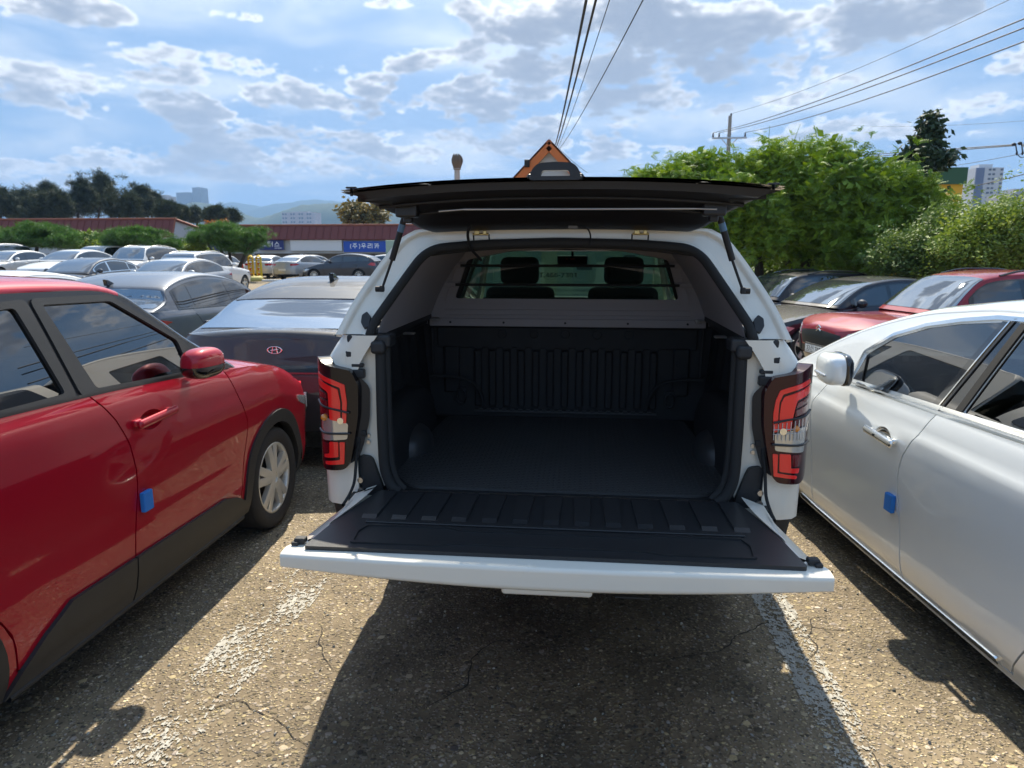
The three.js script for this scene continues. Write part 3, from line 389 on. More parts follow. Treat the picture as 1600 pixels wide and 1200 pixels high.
  for (let i = 0; i < n; i++) { const x = -2.4 + 4.4 * rr(), z = -1.4 - 4 * rr() ** 1.3, s = .0016 + .0052 * rr() ** 3.2; m4.compose(V(x, s * .25, z), new THREE.Quaternion().setFromEuler(new THREE.Euler(rr() * 6, rr() * 6, rr() * 6)), V(s * (1 + .6 * rr()), s * .75, s)); im.setMatrixAt(i, m4); const t = rr(), k = t < .16 ? .48 : t < .7 ? .24 : .12; im.setColorAt(i, C3(k, k * .94, k * lerp(.85, .68, rr()))); }
  im.name = 'gravel'; im.castShadow = im.receiveShadow = true; im.userData.kind = 'stuff'; tag(im, 'loose small stones scattered over the worn asphalt', 'gravel'); scene.add(im);
}
// ---------- the red crossover on the left ----------
function interior(o, c, { zs, ys, zw, wheelX, half = .36, mat = M.seat }) {
  const seat = (x, z, w = .48) => { const q = part('car_seat', [box(w, .14, .50, x, ys, z - .05, .05), box(w, .56, .13, x, ys + .30, z + .22, .05).rotateX(0), box(.26, .17, .09, x, ys + .70, z + .27, .04), bar([x - .07, ys + .55, z + .26], [x - .07, ys + .66, z + .27], .007), bar([x + .07, ys + .55, z + .26], [x + .07, ys + .66, z + .27], .007)], mat, o); return q; };
  seat(-half, zs); seat(half, zs); part('rear_seat', [box(1.2, .14, .5, 0, ys, zs + .85, .05), box(1.2, .55, .13, 0, ys + .30, zs + 1.12, .05), box(.26, .15, .09, -.36, ys + .66, zs + 1.16, .04), box(.26, .15, .09, .36, ys + .66, zs + 1.16, .04)], mat, o);
  const st = new THREE.TorusGeometry(.18, .016, 8, 28).rotateX(-.45).translate(wheelX, ys + .36, zw); part('steering_wheel', [st, bar([wheelX - .17, ys + .36, zw], [wheelX + .17, ys + .36, zw], .014), bar([wheelX, ys + .36, zw], [wheelX, ys + .30, zw - .3], .03)], M.plastic, o);
  part('dashboard', [box(1.36, .30, .40, 0, ys + .24, zw - .42, .08), box(1.5, .05, 2.6, 0, ys - .22, zs + .3)], M.plastic, o);
}
const ledge = (c, o, m) => part('door_ledge', both(panel(rect(-.75, 0, 1.75, 1), (z, t) => [lerp(c.Xc(z, c.deckF(z)) - .04, c.wAt(z, c.deckF(z)) - .001, t), c.deckF(z) - .004, z], { d: .08, db: 1, ref: [0, 0, 0] })), m, o);
const superEll = (a, b, c, e, t0 = 0, t1 = Math.PI) => { const g = new THREE.SphereGeometry(1, 36, 24, 0, Math.PI * 2, t0, t1 - t0), p = g.attributes.position, f = (v) => Math.sign(v) * Math.pow(Math.abs(v), e); for (let i = 0; i < p.count; i++) p.setXYZ(i, f(p.getX(i)) * a, f(p.getY(i)) * b, f(p.getZ(i)) * c); g.computeVertexNormals(); return g; };
const arcBand = (z, y, r0, r1, ys, n = 26) => { const t0 = -Math.asin((y - ys) / r1), t1 = -Math.asin(clamp((y - ys) / r0, -1, 1)), out = []; for (let i = 0; i <= n; i++) { const t = lerp(t0, Math.PI - t0, i / n); out.push([z - r1 * Math.cos(t), y + r1 * Math.sin(t)]); } for (let i = n; i >= 0; i--) { const t = lerp(t1, Math.PI - t1, i / n); out.push([z - r0 * Math.cos(t), y + r0 * Math.sin(t)]); } return out; };
const ell = (cx, cy, rx, ry, n = 20, t0 = 0) => [...Array(n).keys()].map((i) => { const t = i / n * 6.28319 + t0; return [cx + rx * Math.cos(t), cy + ry * Math.sin(t)]; });
const skinTop = (c, t0, t1, v0, v1, off = 0, skirt = 0, db = .1) => panel(rect(t0, v0, t1, v1), c.topMap, { d: .02, db, off, skirt, ref: [0, .4, 0] });
{
  const RED = paint(.38, .0, .016, .15), wr = .318, wz = [-1.235, 1.285];
  const cup = ell(-.005, .985, .085, .042, 22);
  const c = carShape({ type: 'suv', hw: .885, n: 2.6, zn: -2.05, zt: 1.97, lf: .38, lr: .36, sill: .225, wy: wr, step: .05, wheels: [[wz[0], wr, .40], [wz[1], wr, .40]],
    deck: [[-2.05, .66], [-1.92, .72], [-1.76, .81], [-1.6, .905], [-1.45, .968], [-1.3, 1.012], [-1.12, 1.042], [-.8, 1.075], [-.42, 1.105], [.3, 1.148], [.9, 1.165], [1.6, 1.16], [1.97, 1.10]],
    sec: [[0, .925], [.1, .962], [.25, .978], [.4, .978], [.52, .985], [.66, .997], [.76, 1], [.82, .994], [.88, .988], [.95, .976], [1, .955]],
    taper: [[-2.05, .945], [-1.6, .975], [-1.0, .998], [0, 1], [1.2, .995], [1.97, .95]], nose: [[.22, .10], [.4, .02], [.55, 0], [.65, .03], [.8, .10], [1.1, .30]], tail: [[.22, .10], [.5, 0], [.9, .02], [1.2, .10]],
    prof: [[-.86, 1.06], [-.535, 1.235], [-.293, 1.398], [-.10, 1.512], [.2, 1.545], [.9, 1.548], [1.45, 1.49], [1.74, 1.36], [1.93, 1.17]], sW: .285, sR: .80, tum: .33, hoodCrown: .055, wsBulge: .20,
    seams: [[[-.745, .225], [-.80, .5], [-.865, .74], [-.79, .905], [-.70, 1.08]], [[.19, .225], [.168, .463], [.125, .731], [.15, .872], [.212, 1.024], [.313, 1.15]], [[.80, .225], [.82, .42], [.97, .66], [1.07, .85], [1.15, 1.17]]], doorBottom: .30, doorHoles: [[cup], [ell(1.03, 1.02, .07, .042, 22)]] });
  const o = thing('parked_car', 'glossy red compact crossover with black lower cladding, parked on the left beside the open pickup', 'car', [-2.725, 0, -2.79], 0);
  const sp = sidePanels(c);
  const winF = round([[.252, 1.168], [-.418, 1.126], [-.405, 1.275], [-.042, 1.488], [.347, 1.500]], .018, 3), winR = round([[.478, 1.500], [.416, 1.180], [1.10, 1.188], [1.17, 1.26], [1.12, 1.47]], .02, 3);
  const side = c.pts.filter((_, i) => i % 3 === 0), belt = side.map((p) => [p[0], c.deckF(p[0]) + .002]).reverse();
  const wsc = round([[.03, -.84], [c.sW - .012, -.80], [c.sW - .012, .80], [.03, .84]], .03, 3), rsc = round([[c.sR + .02, -.8], [.95, -.76], [.95, .76], [c.sR + .02, .8]], .03, 3);
  part('body', [sp.body.map(both), panel(rect(c.a0, -1, -.78, 1), c.hoodMap, { d: .05, db: .12, ref: [0, .2, 0] }), panel(rect(1.8, -1, c.a1, 1), c.hoodMap, { d: .08, db: .2, ref: [0, .2, 0] })], RED, o);
  part('roof', [skinTop(c, c.sW, c.sR, -1, 1), panel(rect(c.sR, -1, 1, 1), c.topMap, { holes: [rsc], d: .03, db: .1, ref: [0, .4, 0] })], RED, o);
  part('pillar', both(panel([...side, ...belt], c.sideMap, { holes: [winF, winR], d: .06, db: .05, skirt: .012 })), M.satin, o);
  part('windscreen_frame', panel(rect(.0, -1, c.sW, 1), c.topMap, { holes: [wsc], d: .02, db: .1, ref: [0, .4, 0] }), M.gloss, o);
  // the frame round each side window is one step prouder than the pillars
  const fF = round([[.345, 1.152], [-.50, 1.106], [-.455, 1.265], [-.056, 1.515], [.395, 1.527]], .03, 3), fR = round([[.412, 1.527], [.365, 1.156], [1.13, 1.172], [1.22, 1.26], [1.17, 1.50]], .03, 3);
  for (const [f, w] of [[fF, winF], [fR, winR]]) for (const g of both(panel(f, c.sideMap, { holes: [w], d: .08, off: .008, skirt: .010 }))) part('window_frame', g, M.plastic, o);
  for (const w of [winF, winR]) for (const g of both(panel(w, c.sideMap, { d: .07, off: -.004 }))) part('side_window', g, M.pane, o);
  part('windscreen', panel(wsc, c.topMap, { d: .03, db: .1, off: -.003, ref: [0, .4, 0] }), M.pane, o); part('rear_window', panel(rsc, c.topMap, { d: .03, db: .1, off: -.003, ref: [0, .4, 0] }), M.pane, o);
  sp.doors.forEach((d, i) => both(d).forEach((g) => { const q = part('door', g, RED, o); if (g === d) { const z = i ? 1.03 : -.005, y = i ? 1.02 : .985, [x] = c.P(z, y);
    const cupG = panel(ell(z, y, i ? .07 : .085, .042, 22), (a, b) => { const k = Math.max(0, 1 - ((a - z) / (i ? .07 : .085)) ** 2 - ((b - y) / .042) ** 2); const p = c.P(a, b); return [p[0] - .045 * Math.sqrt(k) - .002, b, a]; }, { d: .02, db: .012 }); part('handle_cup', cupG, RED, q);
    const h = new THREE.CapsuleGeometry(.017, .25, 6, 14).rotateX(Math.PI / 2 + .03).scale(.85, 1.15, 1).translate(x + .026, y + .008, z - .015); part('handle', [h, box(.03, .03, .035, x + .006, y + .01, z - .125, .01), box(.03, .03, .05, x + .006, y + .01, z + .11, .01)], RED, q); } }));
  const cladF = [[.172, .222], [.176, .43], [-.58, .415], [-.72, .372], [-.835, .31], [-.835, .222]], cladR = [[.184, .222], [.184, .43], [.56, .436], [.69, .375], [.80, .30], [.86, .222]];
  for (const g of both(panel(cladF, c.P, { d: .08, off: .016, skirt: .018 }))) part('door_cladding', g, M.plastic, o);
  for (const g of both(panel(cladR, c.P, { d: .08, off: .016, skirt: .018 }))) part('door_cladding', g, M.plastic, o);
  const lip = both(tube([[-.82], [-.4], [.0], [.4], [.84]].map(([z]) => { const p = c.P(z, .225); return [p[0] + .012, .218, z]; }), .013, 20, 8)); part('sill_strip', lip, M.plastic, o);
  for (const z of wz) for (const g of both(panel(arcBand(z, wr, .352, .430, .225), c.P, { d: .06, db: .05, off: .012, skirt: .06 }))) part('wheel_arch_trim', g, M.plastic, o);
  const beltS = [...Array(20).keys()].map((i) => { const z = lerp(-.56, 1.25, i / 19); return [z, c.deckF(z) - .006]; }), beltT = beltS.map(([z, y]) => [z, y + .020]).reverse();
  part('belt_strip', both(panel([...beltS, ...beltT], (z, y) => { const p = c.sideMap(z, Math.max(y, c.deckF(z))); return [p[0] + .010, y, z]; }, { d: .06, skirt: .012 })), M.satin, o);
  part('underbody', underGeo(c), M.dark, o); ledge(c, o, RED);
  for (const z of wz) for (const sx of [-1, 1]) addWheel(o, sx * .755, wr, z, wr, .205, 'twin');
  interior(o, c, { zs: .12, ys: .62, zw: -.42, wheelX: -.36, half: .36 });
  for (const sx of [1, -1]) {   // folded mirrors
    const q = new THREE.Group(); q.name = 'side_mirror'; o.add(q); q.position.set(sx * .945, 1.180, -.335); q.scale.setScalar(.80); q.rotation.y = sx * -.12;
    const sh = superEll(.085, .092, .145, .72, 0, 1.68), lo = superEll(.088, .090, .148, .72, 1.62, 3.1416); part('mirror_shell', sh, RED, q); part('mirror_base', [lo, box(.15, .035, .09, -sx * .05, -.058, -.03, .015), box(.10, .018, .03, sx * .01, -.07, .06, .008)], M.gloss, q);
  }
  for (const g of both(panel(round([[c.zc - .75, .60], [c.zc - .2, .62], [c.zc + .06, .72], [c.zc + .08, .77], [c.zc - .3, .69]], .02, 2), c.P, { d: .06, off: .006, skirt: .01 }))) part('headlight', g, M.lamp, o);
  for (const g of both(panel(round([[c.zr + .0, .80], [c.zr + .5, .80], [c.zr + .5, 1.0], [c.zr - .02, 1.02]], .03, 2), c.P, { d: .06, off: .006, skirt: .01 }))) part('taillight', g, M.red, o);
  part('grille', both(panel(rect(c.a0, .38, c.zc - .35, .58), c.P, { d: .07, off: .006 })), M.satin, o); part('number_plate', box(.52, .11, .012, 0, .5, -2.06), M.plate, o); part('number_plate', box(.52, .11, .012, 0, .62, 1.985), M.plate, o);
  const BLUE = std(.02, .19, .62, .75, { bumpMap: grain(20), bumpScale: .001 });
  { const p = c.P(.085, .648); solo('foam_block', box(.022, .088, .066, -2.725 + p[0] + .013, .648, -2.79 + .085, .006), BLUE, 'small blue foam door guard stuck on the red car by its door gap', 'foam block'); }

  // ---------- the silver white sedan on the right ----------
  const WH = phys(.82, .85, .86, .26, { metalness: .10, ior: 1.7, clearcoat: 1, clearcoatRoughness: .02 }), w2 = .335, a = 5.5 * R, X0 = 2.3457, Z0 = -3.4891;
  const s = carShape({ type: 'sedan', hw: .93, n: 2.7, zn: -2.40, zt: 2.53, lf: .46, lr: .45, sill: .15, wy: w2, step: .05, wheels: [[-1.40, w2, .392], [1.455, w2, .392]],
    deck: [[-2.40, .66], [-2.3, .74], [-1.95, .83], [-1.2, .935], [-.6, .985], [.33, 1.017], [.85, 1.03], [1.6, 1.055], [2.3, 1.07], [2.53, 1.02]],
    sec: [[0, .905], [.05, .93], [.12, .962], [.2, .972], [.35, .975], [.5, .985], [.66, .996], [.78, 1], [.84, .997], [.89, .980], [.95, .966], [1, .948]],
    taper: [[-2.40, .93], [-1.6, .972], [-.8, .995], [0, 1], [1.4, .995], [2.53, .93]], nose: [[.15, .10], [.35, .02], [.5, 0], [.62, .03], [.9, .16]], tail: [[.15, .10], [.5, .02], [.8, 0], [1.1, .04]],
    prof: [[-1.30, .965], [-.86, 1.165], [-.52, 1.292], [-.16, 1.388], [.1, 1.428], [.42, 1.458], [.9, 1.452], [1.38, 1.37], [1.8, 1.21], [2.12, 1.08]], sW: .33, sR: .68, tum: .40, hoodCrown: .06, wsBulge: .24, crown: [[0, .03], [.33, .05], [.5, .065], [.7, .05], [1, .02]],
    seams: [[[-.74, .15], [-.78, .5], [-.80, .8], [-.66, .99]], [[.235, .15], [.215, .36], [.196, .481], [.167, .664], [.186, .764], [.261, .889], [.332, 1.016]], [[.90, .15], [.97, .26], [1.04, .38], [1.20, .75], [1.36, 1.04]]], doorBottom: .19, doorHoles: [[ell(.02, .845, .07, .040, 22)], [ell(1.15, .875, .06, .040, 22)]] });
  const w = thing('parked_car', 'silver white sedan with chrome window trim, parked on the right beside the open pickup', 'car', [X0, 0, Z0], a), q2 = sidePanels(s);
  const gF = round([[.258, 1.046], [-.46, 1.016], [-.452, 1.165], [-.274, 1.272], [-.046, 1.345], [.176, 1.388], [.412, 1.418]], .012, 3), gR = round([[.566, 1.420], [.469, 1.058], [1.18, 1.082], [1.24, 1.20], [1.05, 1.36], [.84, 1.412]], .015, 3);
  const sd = s.pts.filter((_, i) => i % 3 === 0), bl = sd.map((p) => [p[0], s.deckF(p[0]) + .002]).reverse();
  const ws = round([[.03, -.84], [s.sW - .012, -.80], [s.sW - .012, .80], [.03, .84]], .03, 3), rs = round([[s.sR + .02, -.8], [.95, -.78], [.95, .78], [s.sR + .02, .8]], .03, 3);
  part('body', [q2.body.map(both), panel(rect(s.a0, -1, -1.2, 1), s.hoodMap, { d: .06, db: .12, ref: [0, .2, 0] }), panel(rect(1.9, -1, s.a1, 1), s.hoodMap, { d: .08, db: .2, ref: [0, .2, 0] })], WH, w);
  part('roof', panel(rect(0, -1, 1, 1), s.topMap, { holes: [ws, rs], d: .02, db: .08, ref: [0, .4, 0] }), WH, w);
  part('pillar', both(panel([...sd, ...bl], s.sideMap, { holes: [gF, gR], d: .05, db: .04, skirt: .012 })), WH, w);
  const outer = [...Array(22).keys()].map((i) => { const z = lerp(-.50, 1.30, i / 21); return [z, s.deckF(z) + .018]; }), ring = round([...outer, [1.30, 1.19], [1.10, 1.375], [.86, 1.432], [.56, 1.446], [.38, 1.440], [.17, 1.410], [-.055, 1.366], [-.29, 1.292], [-.485, 1.175]], .01, 2), hole = inset(ring, .017);
  part('window_chrome', both(panel(ring, s.sideMap, { holes: [hole], d: .06, db: .05, off: .010, skirt: .010 })), M.chrome, w);
  const bp = [[.262, 1.046], [.416, 1.421], [.566, 1.423], [.466, 1.058]], bq = [[.318, 1.036], [.355, 1.046], [.503, 1.427], [.465, 1.426]];
  part('centre_pillar', both(panel(bp, s.sideMap, { d: .06, off: .005, skirt: .006 })), M.gloss, w); part('door_edge_trim', both(panel([[.328, 1.03], [.342, 1.035], [.494, 1.436], [.478, 1.434]], s.sideMap, { d: .06, off: .010, skirt: .006 })), M.satin, w); part('window_channel', both(panel([[.425, 1.05], [.468, 1.058], [.563, 1.422], [.525, 1.424]], s.sideMap, { d: .06, off: .009, skirt: .006 })), M.rubber, w); part('pillar_chrome', both(panel([[.310, 1.045], [.317, 1.045], [.463, 1.424], [.455, 1.424]], s.sideMap, { d: .06, off: .009, skirt: .004 })), M.chrome, w);
  part('mirror_triangle', both(panel([[-.462, 1.012], [-.36, 1.016], [-.44, 1.16]], s.sideMap, { d: .06, off: .006, skirt: .006 })), M.gloss, w);
  for (const p of [gF, gR]) for (const g of both(panel(p, s.sideMap, { d: .07, off: -.003 }))) part('side_window', g, M.pane, w);
  part('windscreen', panel(ws, s.topMap, { d: .03, db: .1, off: -.003, ref: [0, .4, 0] }), M.pane, w); part('rear_window', panel(rs, s.topMap, { d: .03, db: .1, off: -.003, ref: [0, .4, 0] }), M.pane, w);
  q2.doors.forEach((d, i) => both(d).forEach((g, m) => { const q = part('door', g, WH, w); if (m) { const z = i ? 1.15 : .02, y = i ? .875 : .845, [x] = s.P(z, y);
    const cupG = panel(ell(z, y, i ? .06 : .07, .040, 22), (a, b) => { const k = Math.max(0, 1 - ((a - z) / (i ? .06 : .07)) ** 2 - ((b - y) / .040) ** 2); const p = s.P(a, b); return [-(p[0] - .04 * Math.sqrt(k) - .002), b, a]; }, { d: .018, db: .012 }); part('handle_cup', cupG, M.chrome, q);
    const h = new THREE.CapsuleGeometry(.016, .23, 6, 14).rotateX(Math.PI / 2 + .05).scale(.8, 1.2, 1).translate(-x - .028, y - .002, z + .005); part('handle', [h, box(.03, .028, .03, -x - .008, y, z - .10, .01), box(.03, .028, .04, -x - .008, y, z + .11, .01)], M.chrome, q); part('keyhole', cyl(.006, .006, .004, 12).rotateZ(Math.PI / 2).translate(-x - .0425, y, z - .01), M.black, q); } }));
  const cs = (y0, y1, za, zb) => [...[...Array(16).keys()].map((i) => { const z = lerp(za, zb, i / 15); return [z, y0]; }), ...[...Array(16).keys()].map((i) => { const z = lerp(zb, za, i / 15); return [z, y1]; })];
  part('sill_chrome', both(panel(round(cs(.196, .226, -.95, .875), .012, 2), s.P, { d: .08, db: .015, off: .012, skirt: .012 })), M.chrome, w);
  part('belt_chrome', both(panel([...[...Array(30).keys()].map((i) => { const z = lerp(-.62, 1.36, i / 29); return [z, s.deckF(z) - .004]; }), ...[...Array(30).keys()].map((i) => { const z = lerp(1.36, -.62, i / 29); return [z, s.deckF(z) + .014]; })], (z, y) => { const p = s.sideMap(z, Math.max(y, s.deckF(z))); return [p[0] + .012, y, z]; }, { d: .06, skirt: .014 })), M.chrome, w);
  part('underbody', underGeo(s), M.dark, w); ledge(s, w, WH);
  for (const z of [-1.40, 1.455]) for (const sx of [-1, 1]) addWheel(w, sx * .80, w2, z, w2, .235, 'multi');
  interior(w, s, { zs: .22, ys: .48, zw: -.30, wheelX: -.38, half: .38, mat: std(.05, .045, .04, .8) });
  for (const sx of [-1, 1]) { const q = new THREE.Group(); q.name = 'side_mirror'; w.add(q); q.position.set(sx * .995, 1.092, -.415); q.scale.setScalar(.84); q.rotation.y = sx * .1; part('mirror_shell', superEll(.075, .098, .150, .62), WH, q); part('mirror_rim', superEll(.030, .100, .152, .5).translate(-sx * .052, 0, 0), M.gloss, q); part('turn_lamp', superEll(.02, .012, .10, .6).translate(sx * .066, -.03, 0), M.lamp, q); part('mirror_foot', box(.13, .035, .09, -sx * .05, -.075, -.03, .015), M.gloss, q); part('mirror_glass', superEll(.012, .084, .134, .5).translate(-sx * .075, 0, 0), M.chrome, q); }
  for (const g of both(panel(round([[s.zc - .62, .64], [s.zc - .1, .65], [s.zc + .2, .76], [s.zc + .04, .78], [s.zc - .5, .71]], .02, 2), s.P, { d: .07, off: .006, skirt: .008 }))) part('headlight', g, M.lamp, w);
  for (const g of both(panel(round([[s.zr - .1, .92], [s.zr + .6, .85], [s.zr + .7, .93], [s.zr, 1.0]], .02, 2), s.P, { d: .07, off: .006, skirt: .008 }))) part('taillight', g, M.red, w);
  part('grille', both(panel(rect(s.a0, .36, s.zc - .5, .6), s.P, { d: .07, off: .006 })), M.satin, w); part('number_plate', box(.52, .11, .012, 0, .42, -2.415), M.plate, w); part('number_plate', box(.52, .11, .012, 0, .8, 2.545), M.plate, w);
  { const p = s.P(.13, .552), g = box(.022, .085, .066, -(p[0] + .013), .552, .132, .006); g.rotateY(a).translate(X0, 0, Z0); solo('foam_block', g, BLUE, 'small blue foam door guard stuck on the silver white sedan by its door gap', 'foam block'); }
}
// ---------- the white pickup with its canopy and tailgate open ----------
{
  const PW = paint(.80, .76, .665, 0), o = thing('pickup_truck', 'white pickup with raised canopy hatch and lowered tailgate, its empty cargo bed open', 'pickup truck', [-.09, 0, -2.5]);
  const LINER = phys(.017, .018, .020, .6, { bumpMap: grain(9), bumpScale: .0012 }), LINING = std(.37, .34, .345, .9, { bumpMap: grain(14), bumpScale: .0008 }), TRIM = M.plastic;
  // cab and bonnet: the same skin builder as the cars, in the pickup's own axes (front towards -Z)
  const wr = .385, c = carShape({ type: 'suv', hw: .955, n: 2.6, zn: -5.45, zt: -1.40, lf: .42, lr: .05, nr: 8, sill: .34, wy: wr, step: .12, wheels: [[-4.55, wr, .45]],
    deck: [[-5.45, .98], [-5.3, 1.06], [-4.9, 1.12], [-4.0, 1.18], [-3.4, 1.22], [-2.4, 1.25], [-1.4, 1.28]], nose: [[.34, .08], [.6, .01], [.8, 0], [1.0, .03], [1.2, .1]], tail: [[.3, 0], [1.3, .001]], taper: [[-5.45, .94], [-4.9, .985], [-4.2, 1], [-1.4, 1]],
    sec: [[0, .9], [.1, .95], [.4, .98], [.6, 1], [.85, .985], [1, .92]], prof: [[-4.05, 1.18], [-3.7, 1.45], [-3.35, 1.68], [-3.0, 1.755], [-2.2, 1.79], [-1.75, 1.77], [-1.60, 1.72], [-1.47, 1.28]], sW: .29, sR: .80, tum: .36, wsBulge: .20, rwBulge: .0,
    seams: [[[-3.95, .34], [-4.0, .8], [-3.92, 1.2]], [[-2.75, .34], [-2.78, .8], [-2.74, 1.25]], [[-1.75, .34], [-1.72, .8], [-1.66, 1.27]]], doorBottom: .44 });
  const sp = sidePanels(c), wF = round([[-2.80, 1.27], [-3.72, 1.245], [-3.62, 1.38], [-3.28, 1.64], [-2.86, 1.70]], .03, 3), wR = round([[-2.66, 1.27], [-1.85, 1.30], [-1.80, 1.40], [-1.88, 1.68], [-2.66, 1.72]], .03, 3), ws = round([[.03, -.86], [c.sW - .01, -.84], [c.sW - .01, .84], [.03, .86]], .03, 3), rw = round([[c.sR + .045, -.80], [.965, -.82], [.965, .82], [c.sR + .045, .80]], .03, 3);
  const sd = c.pts.filter((_, i) => i % 4 === 0), bl = sd.map((p) => [p[0], c.deckF(p[0]) + .002]).reverse();
  part('cab_body', [sp.body.map(both), panel(rect(c.a0, -1, -3.8, 1), c.hoodMap, { d: .1, db: .2, ref: [0, .2, -3] }), panel(rect(0, -1, 1, 1), c.topMap, { holes: [ws, rw], d: .03, db: .1, ref: [0, .4, -3] }), both(panel([...sd, ...bl], c.sideMap, { holes: [wF, wR], d: .12, db: .08, skirt: .02, ref: [0, .7, -3] }))], PW, o);
  for (const d of sp.doors.flatMap(both)) part('door', d, PW, o);
  const CLEAR = new THREE.MeshPhysicalMaterial({ color: C3(.27, .37, .34), roughness: 0, transmission: 1, thickness: 0, ior: 1.45, side: THREE.DoubleSide });
  part('windscreen', panel(ws, c.topMap, { d: .04, db: .15, off: -.004, ref: [0, .4, -3] }), CLEAR, o); part('rear_window', panel(rw, c.topMap, { d: .04, db: .15, off: -.004, ref: [0, .4, -3] }), CLEAR, o);
  for (const w of [wF, wR]) for (const g of both(panel(w, c.sideMap, { d: .1, off: -.004, ref: [0, .7, -3] }))) part('side_window', g, new THREE.MeshPhysicalMaterial({ color: C3(.12, .14, .14), roughness: 0, transmission: 1, thickness: 0, ior: 1.6, side: THREE.DoubleSide }), o);
  part('underbody', [box(1.30, .36, 4.6, 0, .57, -2.9), box(1.1, .22, 1.3, 0, .60, -.80), box(1.5, .14, .12, 0, .52, -.06, .03), cyl(.19, .19, .5, 20).rotateZ(Math.PI / 2).translate(0, .40, -1.0)], M.dark, o);
  for (const z of [-4.55, -1.42]) for (const sx of [-1, 1]) addWheel(o, sx * .80, wr, z, wr, .25, 'five');
  // seats, mirror, dashboard seen through the two rear windows
  const seatM = std(.13, .125, .12, .8);
  for (const sx of [-.40, .40]) { const q = part('car_seat', [box(.54, .75, .16, sx, 1.05, -3.06, .06), box(.54, .16, .52, sx, .72, -3.3, .05)], seatM, o); part('headrest', [box(.30, .21, .12, sx, 1.55, -3.02, .05)], seatM, q); part('headrest_post', [bar([sx - .085, 1.36, -3.02], [sx - .085, 1.50, -3.02], .007), bar([sx + .085, 1.36, -3.02], [sx + .085, 1.50, -3.02], .007)], M.chrome, q); }
  part('rear_bench', [box(1.36, .62, .14, 0, 1.0, -2.02, .05), box(1.36, .15, .5, 0, .68, -2.2, .05)], seatM, o); for (const sx of [-.42, 0, .42]) part('headrest', box(.30, .11, .11, sx, 1.355, -2.02, .045), seatM, o);
  part('dashboard', [box(1.5, .25, .5, 0, 1.10, -3.92, .08), box(.46, .1, .3, -.03, 1.25, -3.86, .05)], seatM, o); part('steering_wheel', new THREE.TorusGeometry(.19, .015, 8, 28).rotateX(-.4).translate(-.40, 1.16, -3.55), M.plastic, o);
  const rv = part('rear_view_mirror', [box(.25, .075, .03, 0, 1.625, -3.42, .012), bar([0, 1.66, -3.42], [0, 1.73, -3.40], .01)], M.black, o); part('mirror_lamp', [box(.02, .012, .006, -.045, 1.635, -3.402), box(.04, .012, .006, .0, 1.635, -3.402)], std(.5, .05, .03, .5), rv);
  part('window_sticker', [box(.09, .07, .004, .47, 1.632, -3.44, 0).rotateX(0), box(.13, .05, .004, .10, 1.565, -3.56)], std(.35, .45, .45, .7), o);
  // phone number stuck along the windscreen, read from inside
  { const t = canvasTex(512, 96, (g, w, h) => { g.fillStyle = '#000'; g.fillRect(0, 0, w, h); g.fillStyle = '#fff'; g.font = 'bold 84px sans-serif'; g.textBaseline = 'middle'; g.textAlign = 'center'; g.fillText('T.466-7301', w / 2, h / 2 + 4); }, false); const g = new THREE.PlaneGeometry(.40, .075); g.rotateX(.62).translate(-.12, 1.50, -3.585); part('phone_number_sticker', g, new THREE.MeshStandardMaterial({ color: C3(.65, .72, .70), alphaMap: t, alphaTest: .5, side: THREE.DoubleSide, roughness: .6 }), o); }

  // quarter panels: side, rounded rear corner, short return to the jamb
  const secQ = curve([[.34, .90], [.5, .935], [.745, .955], [1.0, .958], [1.20, .945], [1.30, .922], [1.355, .885], [1.395, .84]]), lower = curve([[.34, .86], [.62, .875], [.745, .895], [.9, .897], [1.15, .897], [1.27, .882], [1.33, .852], [1.395, .805]]);
  const RC = .10, xq = (a, y) => lerp(lower(y), secQ(y), sm(-.05, -.75, a)), arcL = RC * Math.PI / 2;
  const quarter = (a, y) => { if (a < -RC) return [xq(a, y), y, a]; const X = xq(-RC, y), t = (a + RC) / RC; if (t <= 1.0) { const f = t * Math.PI / 2; return [X - RC + RC * Math.pow(Math.cos(f), .8), y, -RC + RC * Math.pow(Math.sin(f), .8)]; } return [X - RC - (a), y, 0]; };
  const arch = []; for (let i = 0; i <= 20; i++) { const t = i / 20 * Math.PI; arch.push([-1.42 + .46 * Math.cos(t), .40 + .46 * Math.sin(t)]); }
  const qp = [[-.96, .40], ...arch.slice(1).map((p) => p), [-1.88, .36], [-2.3 + .9, .36]].slice(0, 0); void qp;
  const body = [...[...Array(9).keys()].map((i) => [lerp(.05, -.90, i / 8), .742]), [-.935, .58], ...arch.slice(3, 20), [-1.90, .50], [-1.395 - .5, 1.395], ...[...Array(18).keys()].map((i) => [lerp(-1.85, .05, (i + 1) / 18), 1.395])].filter((p) => p[0] > -1.9);
  part('bed_side', both(panel(body, quarter, { d: .03, db: .035, skirt: .015, ref: [0, .9, -.8] })), PW, o);
  for (const g of both(panel(rect(-.52, .60, .05, .752), (a, y) => { const p = quarter(a, Math.max(y, .745)); return [p[0] - .012 - (.752 - y) * .14, y, p[2] - .01 - (.752 - y) * .1]; }, { d: .03, db: .05, skirt: .02, off: .0, ref: [0, .9, -.8] }))) part('bumper_corner', g, TRIM, o);
  part('rear_bumper', [box(1.62, .17, .12, 0, .545, -.10, .04)], TRIM, o);
  // jambs
  const jambPoly = round([[.655, .80], [.655, 1.335], [.70, 1.352], [.765, 1.352], [.775, 1.20], [.775, .80]], .02, 3);
  for (const g of both(flat(jambPoly, -.035, { d: .06, skirt: .03 }))) part('bed_jamb', g, PW, o);
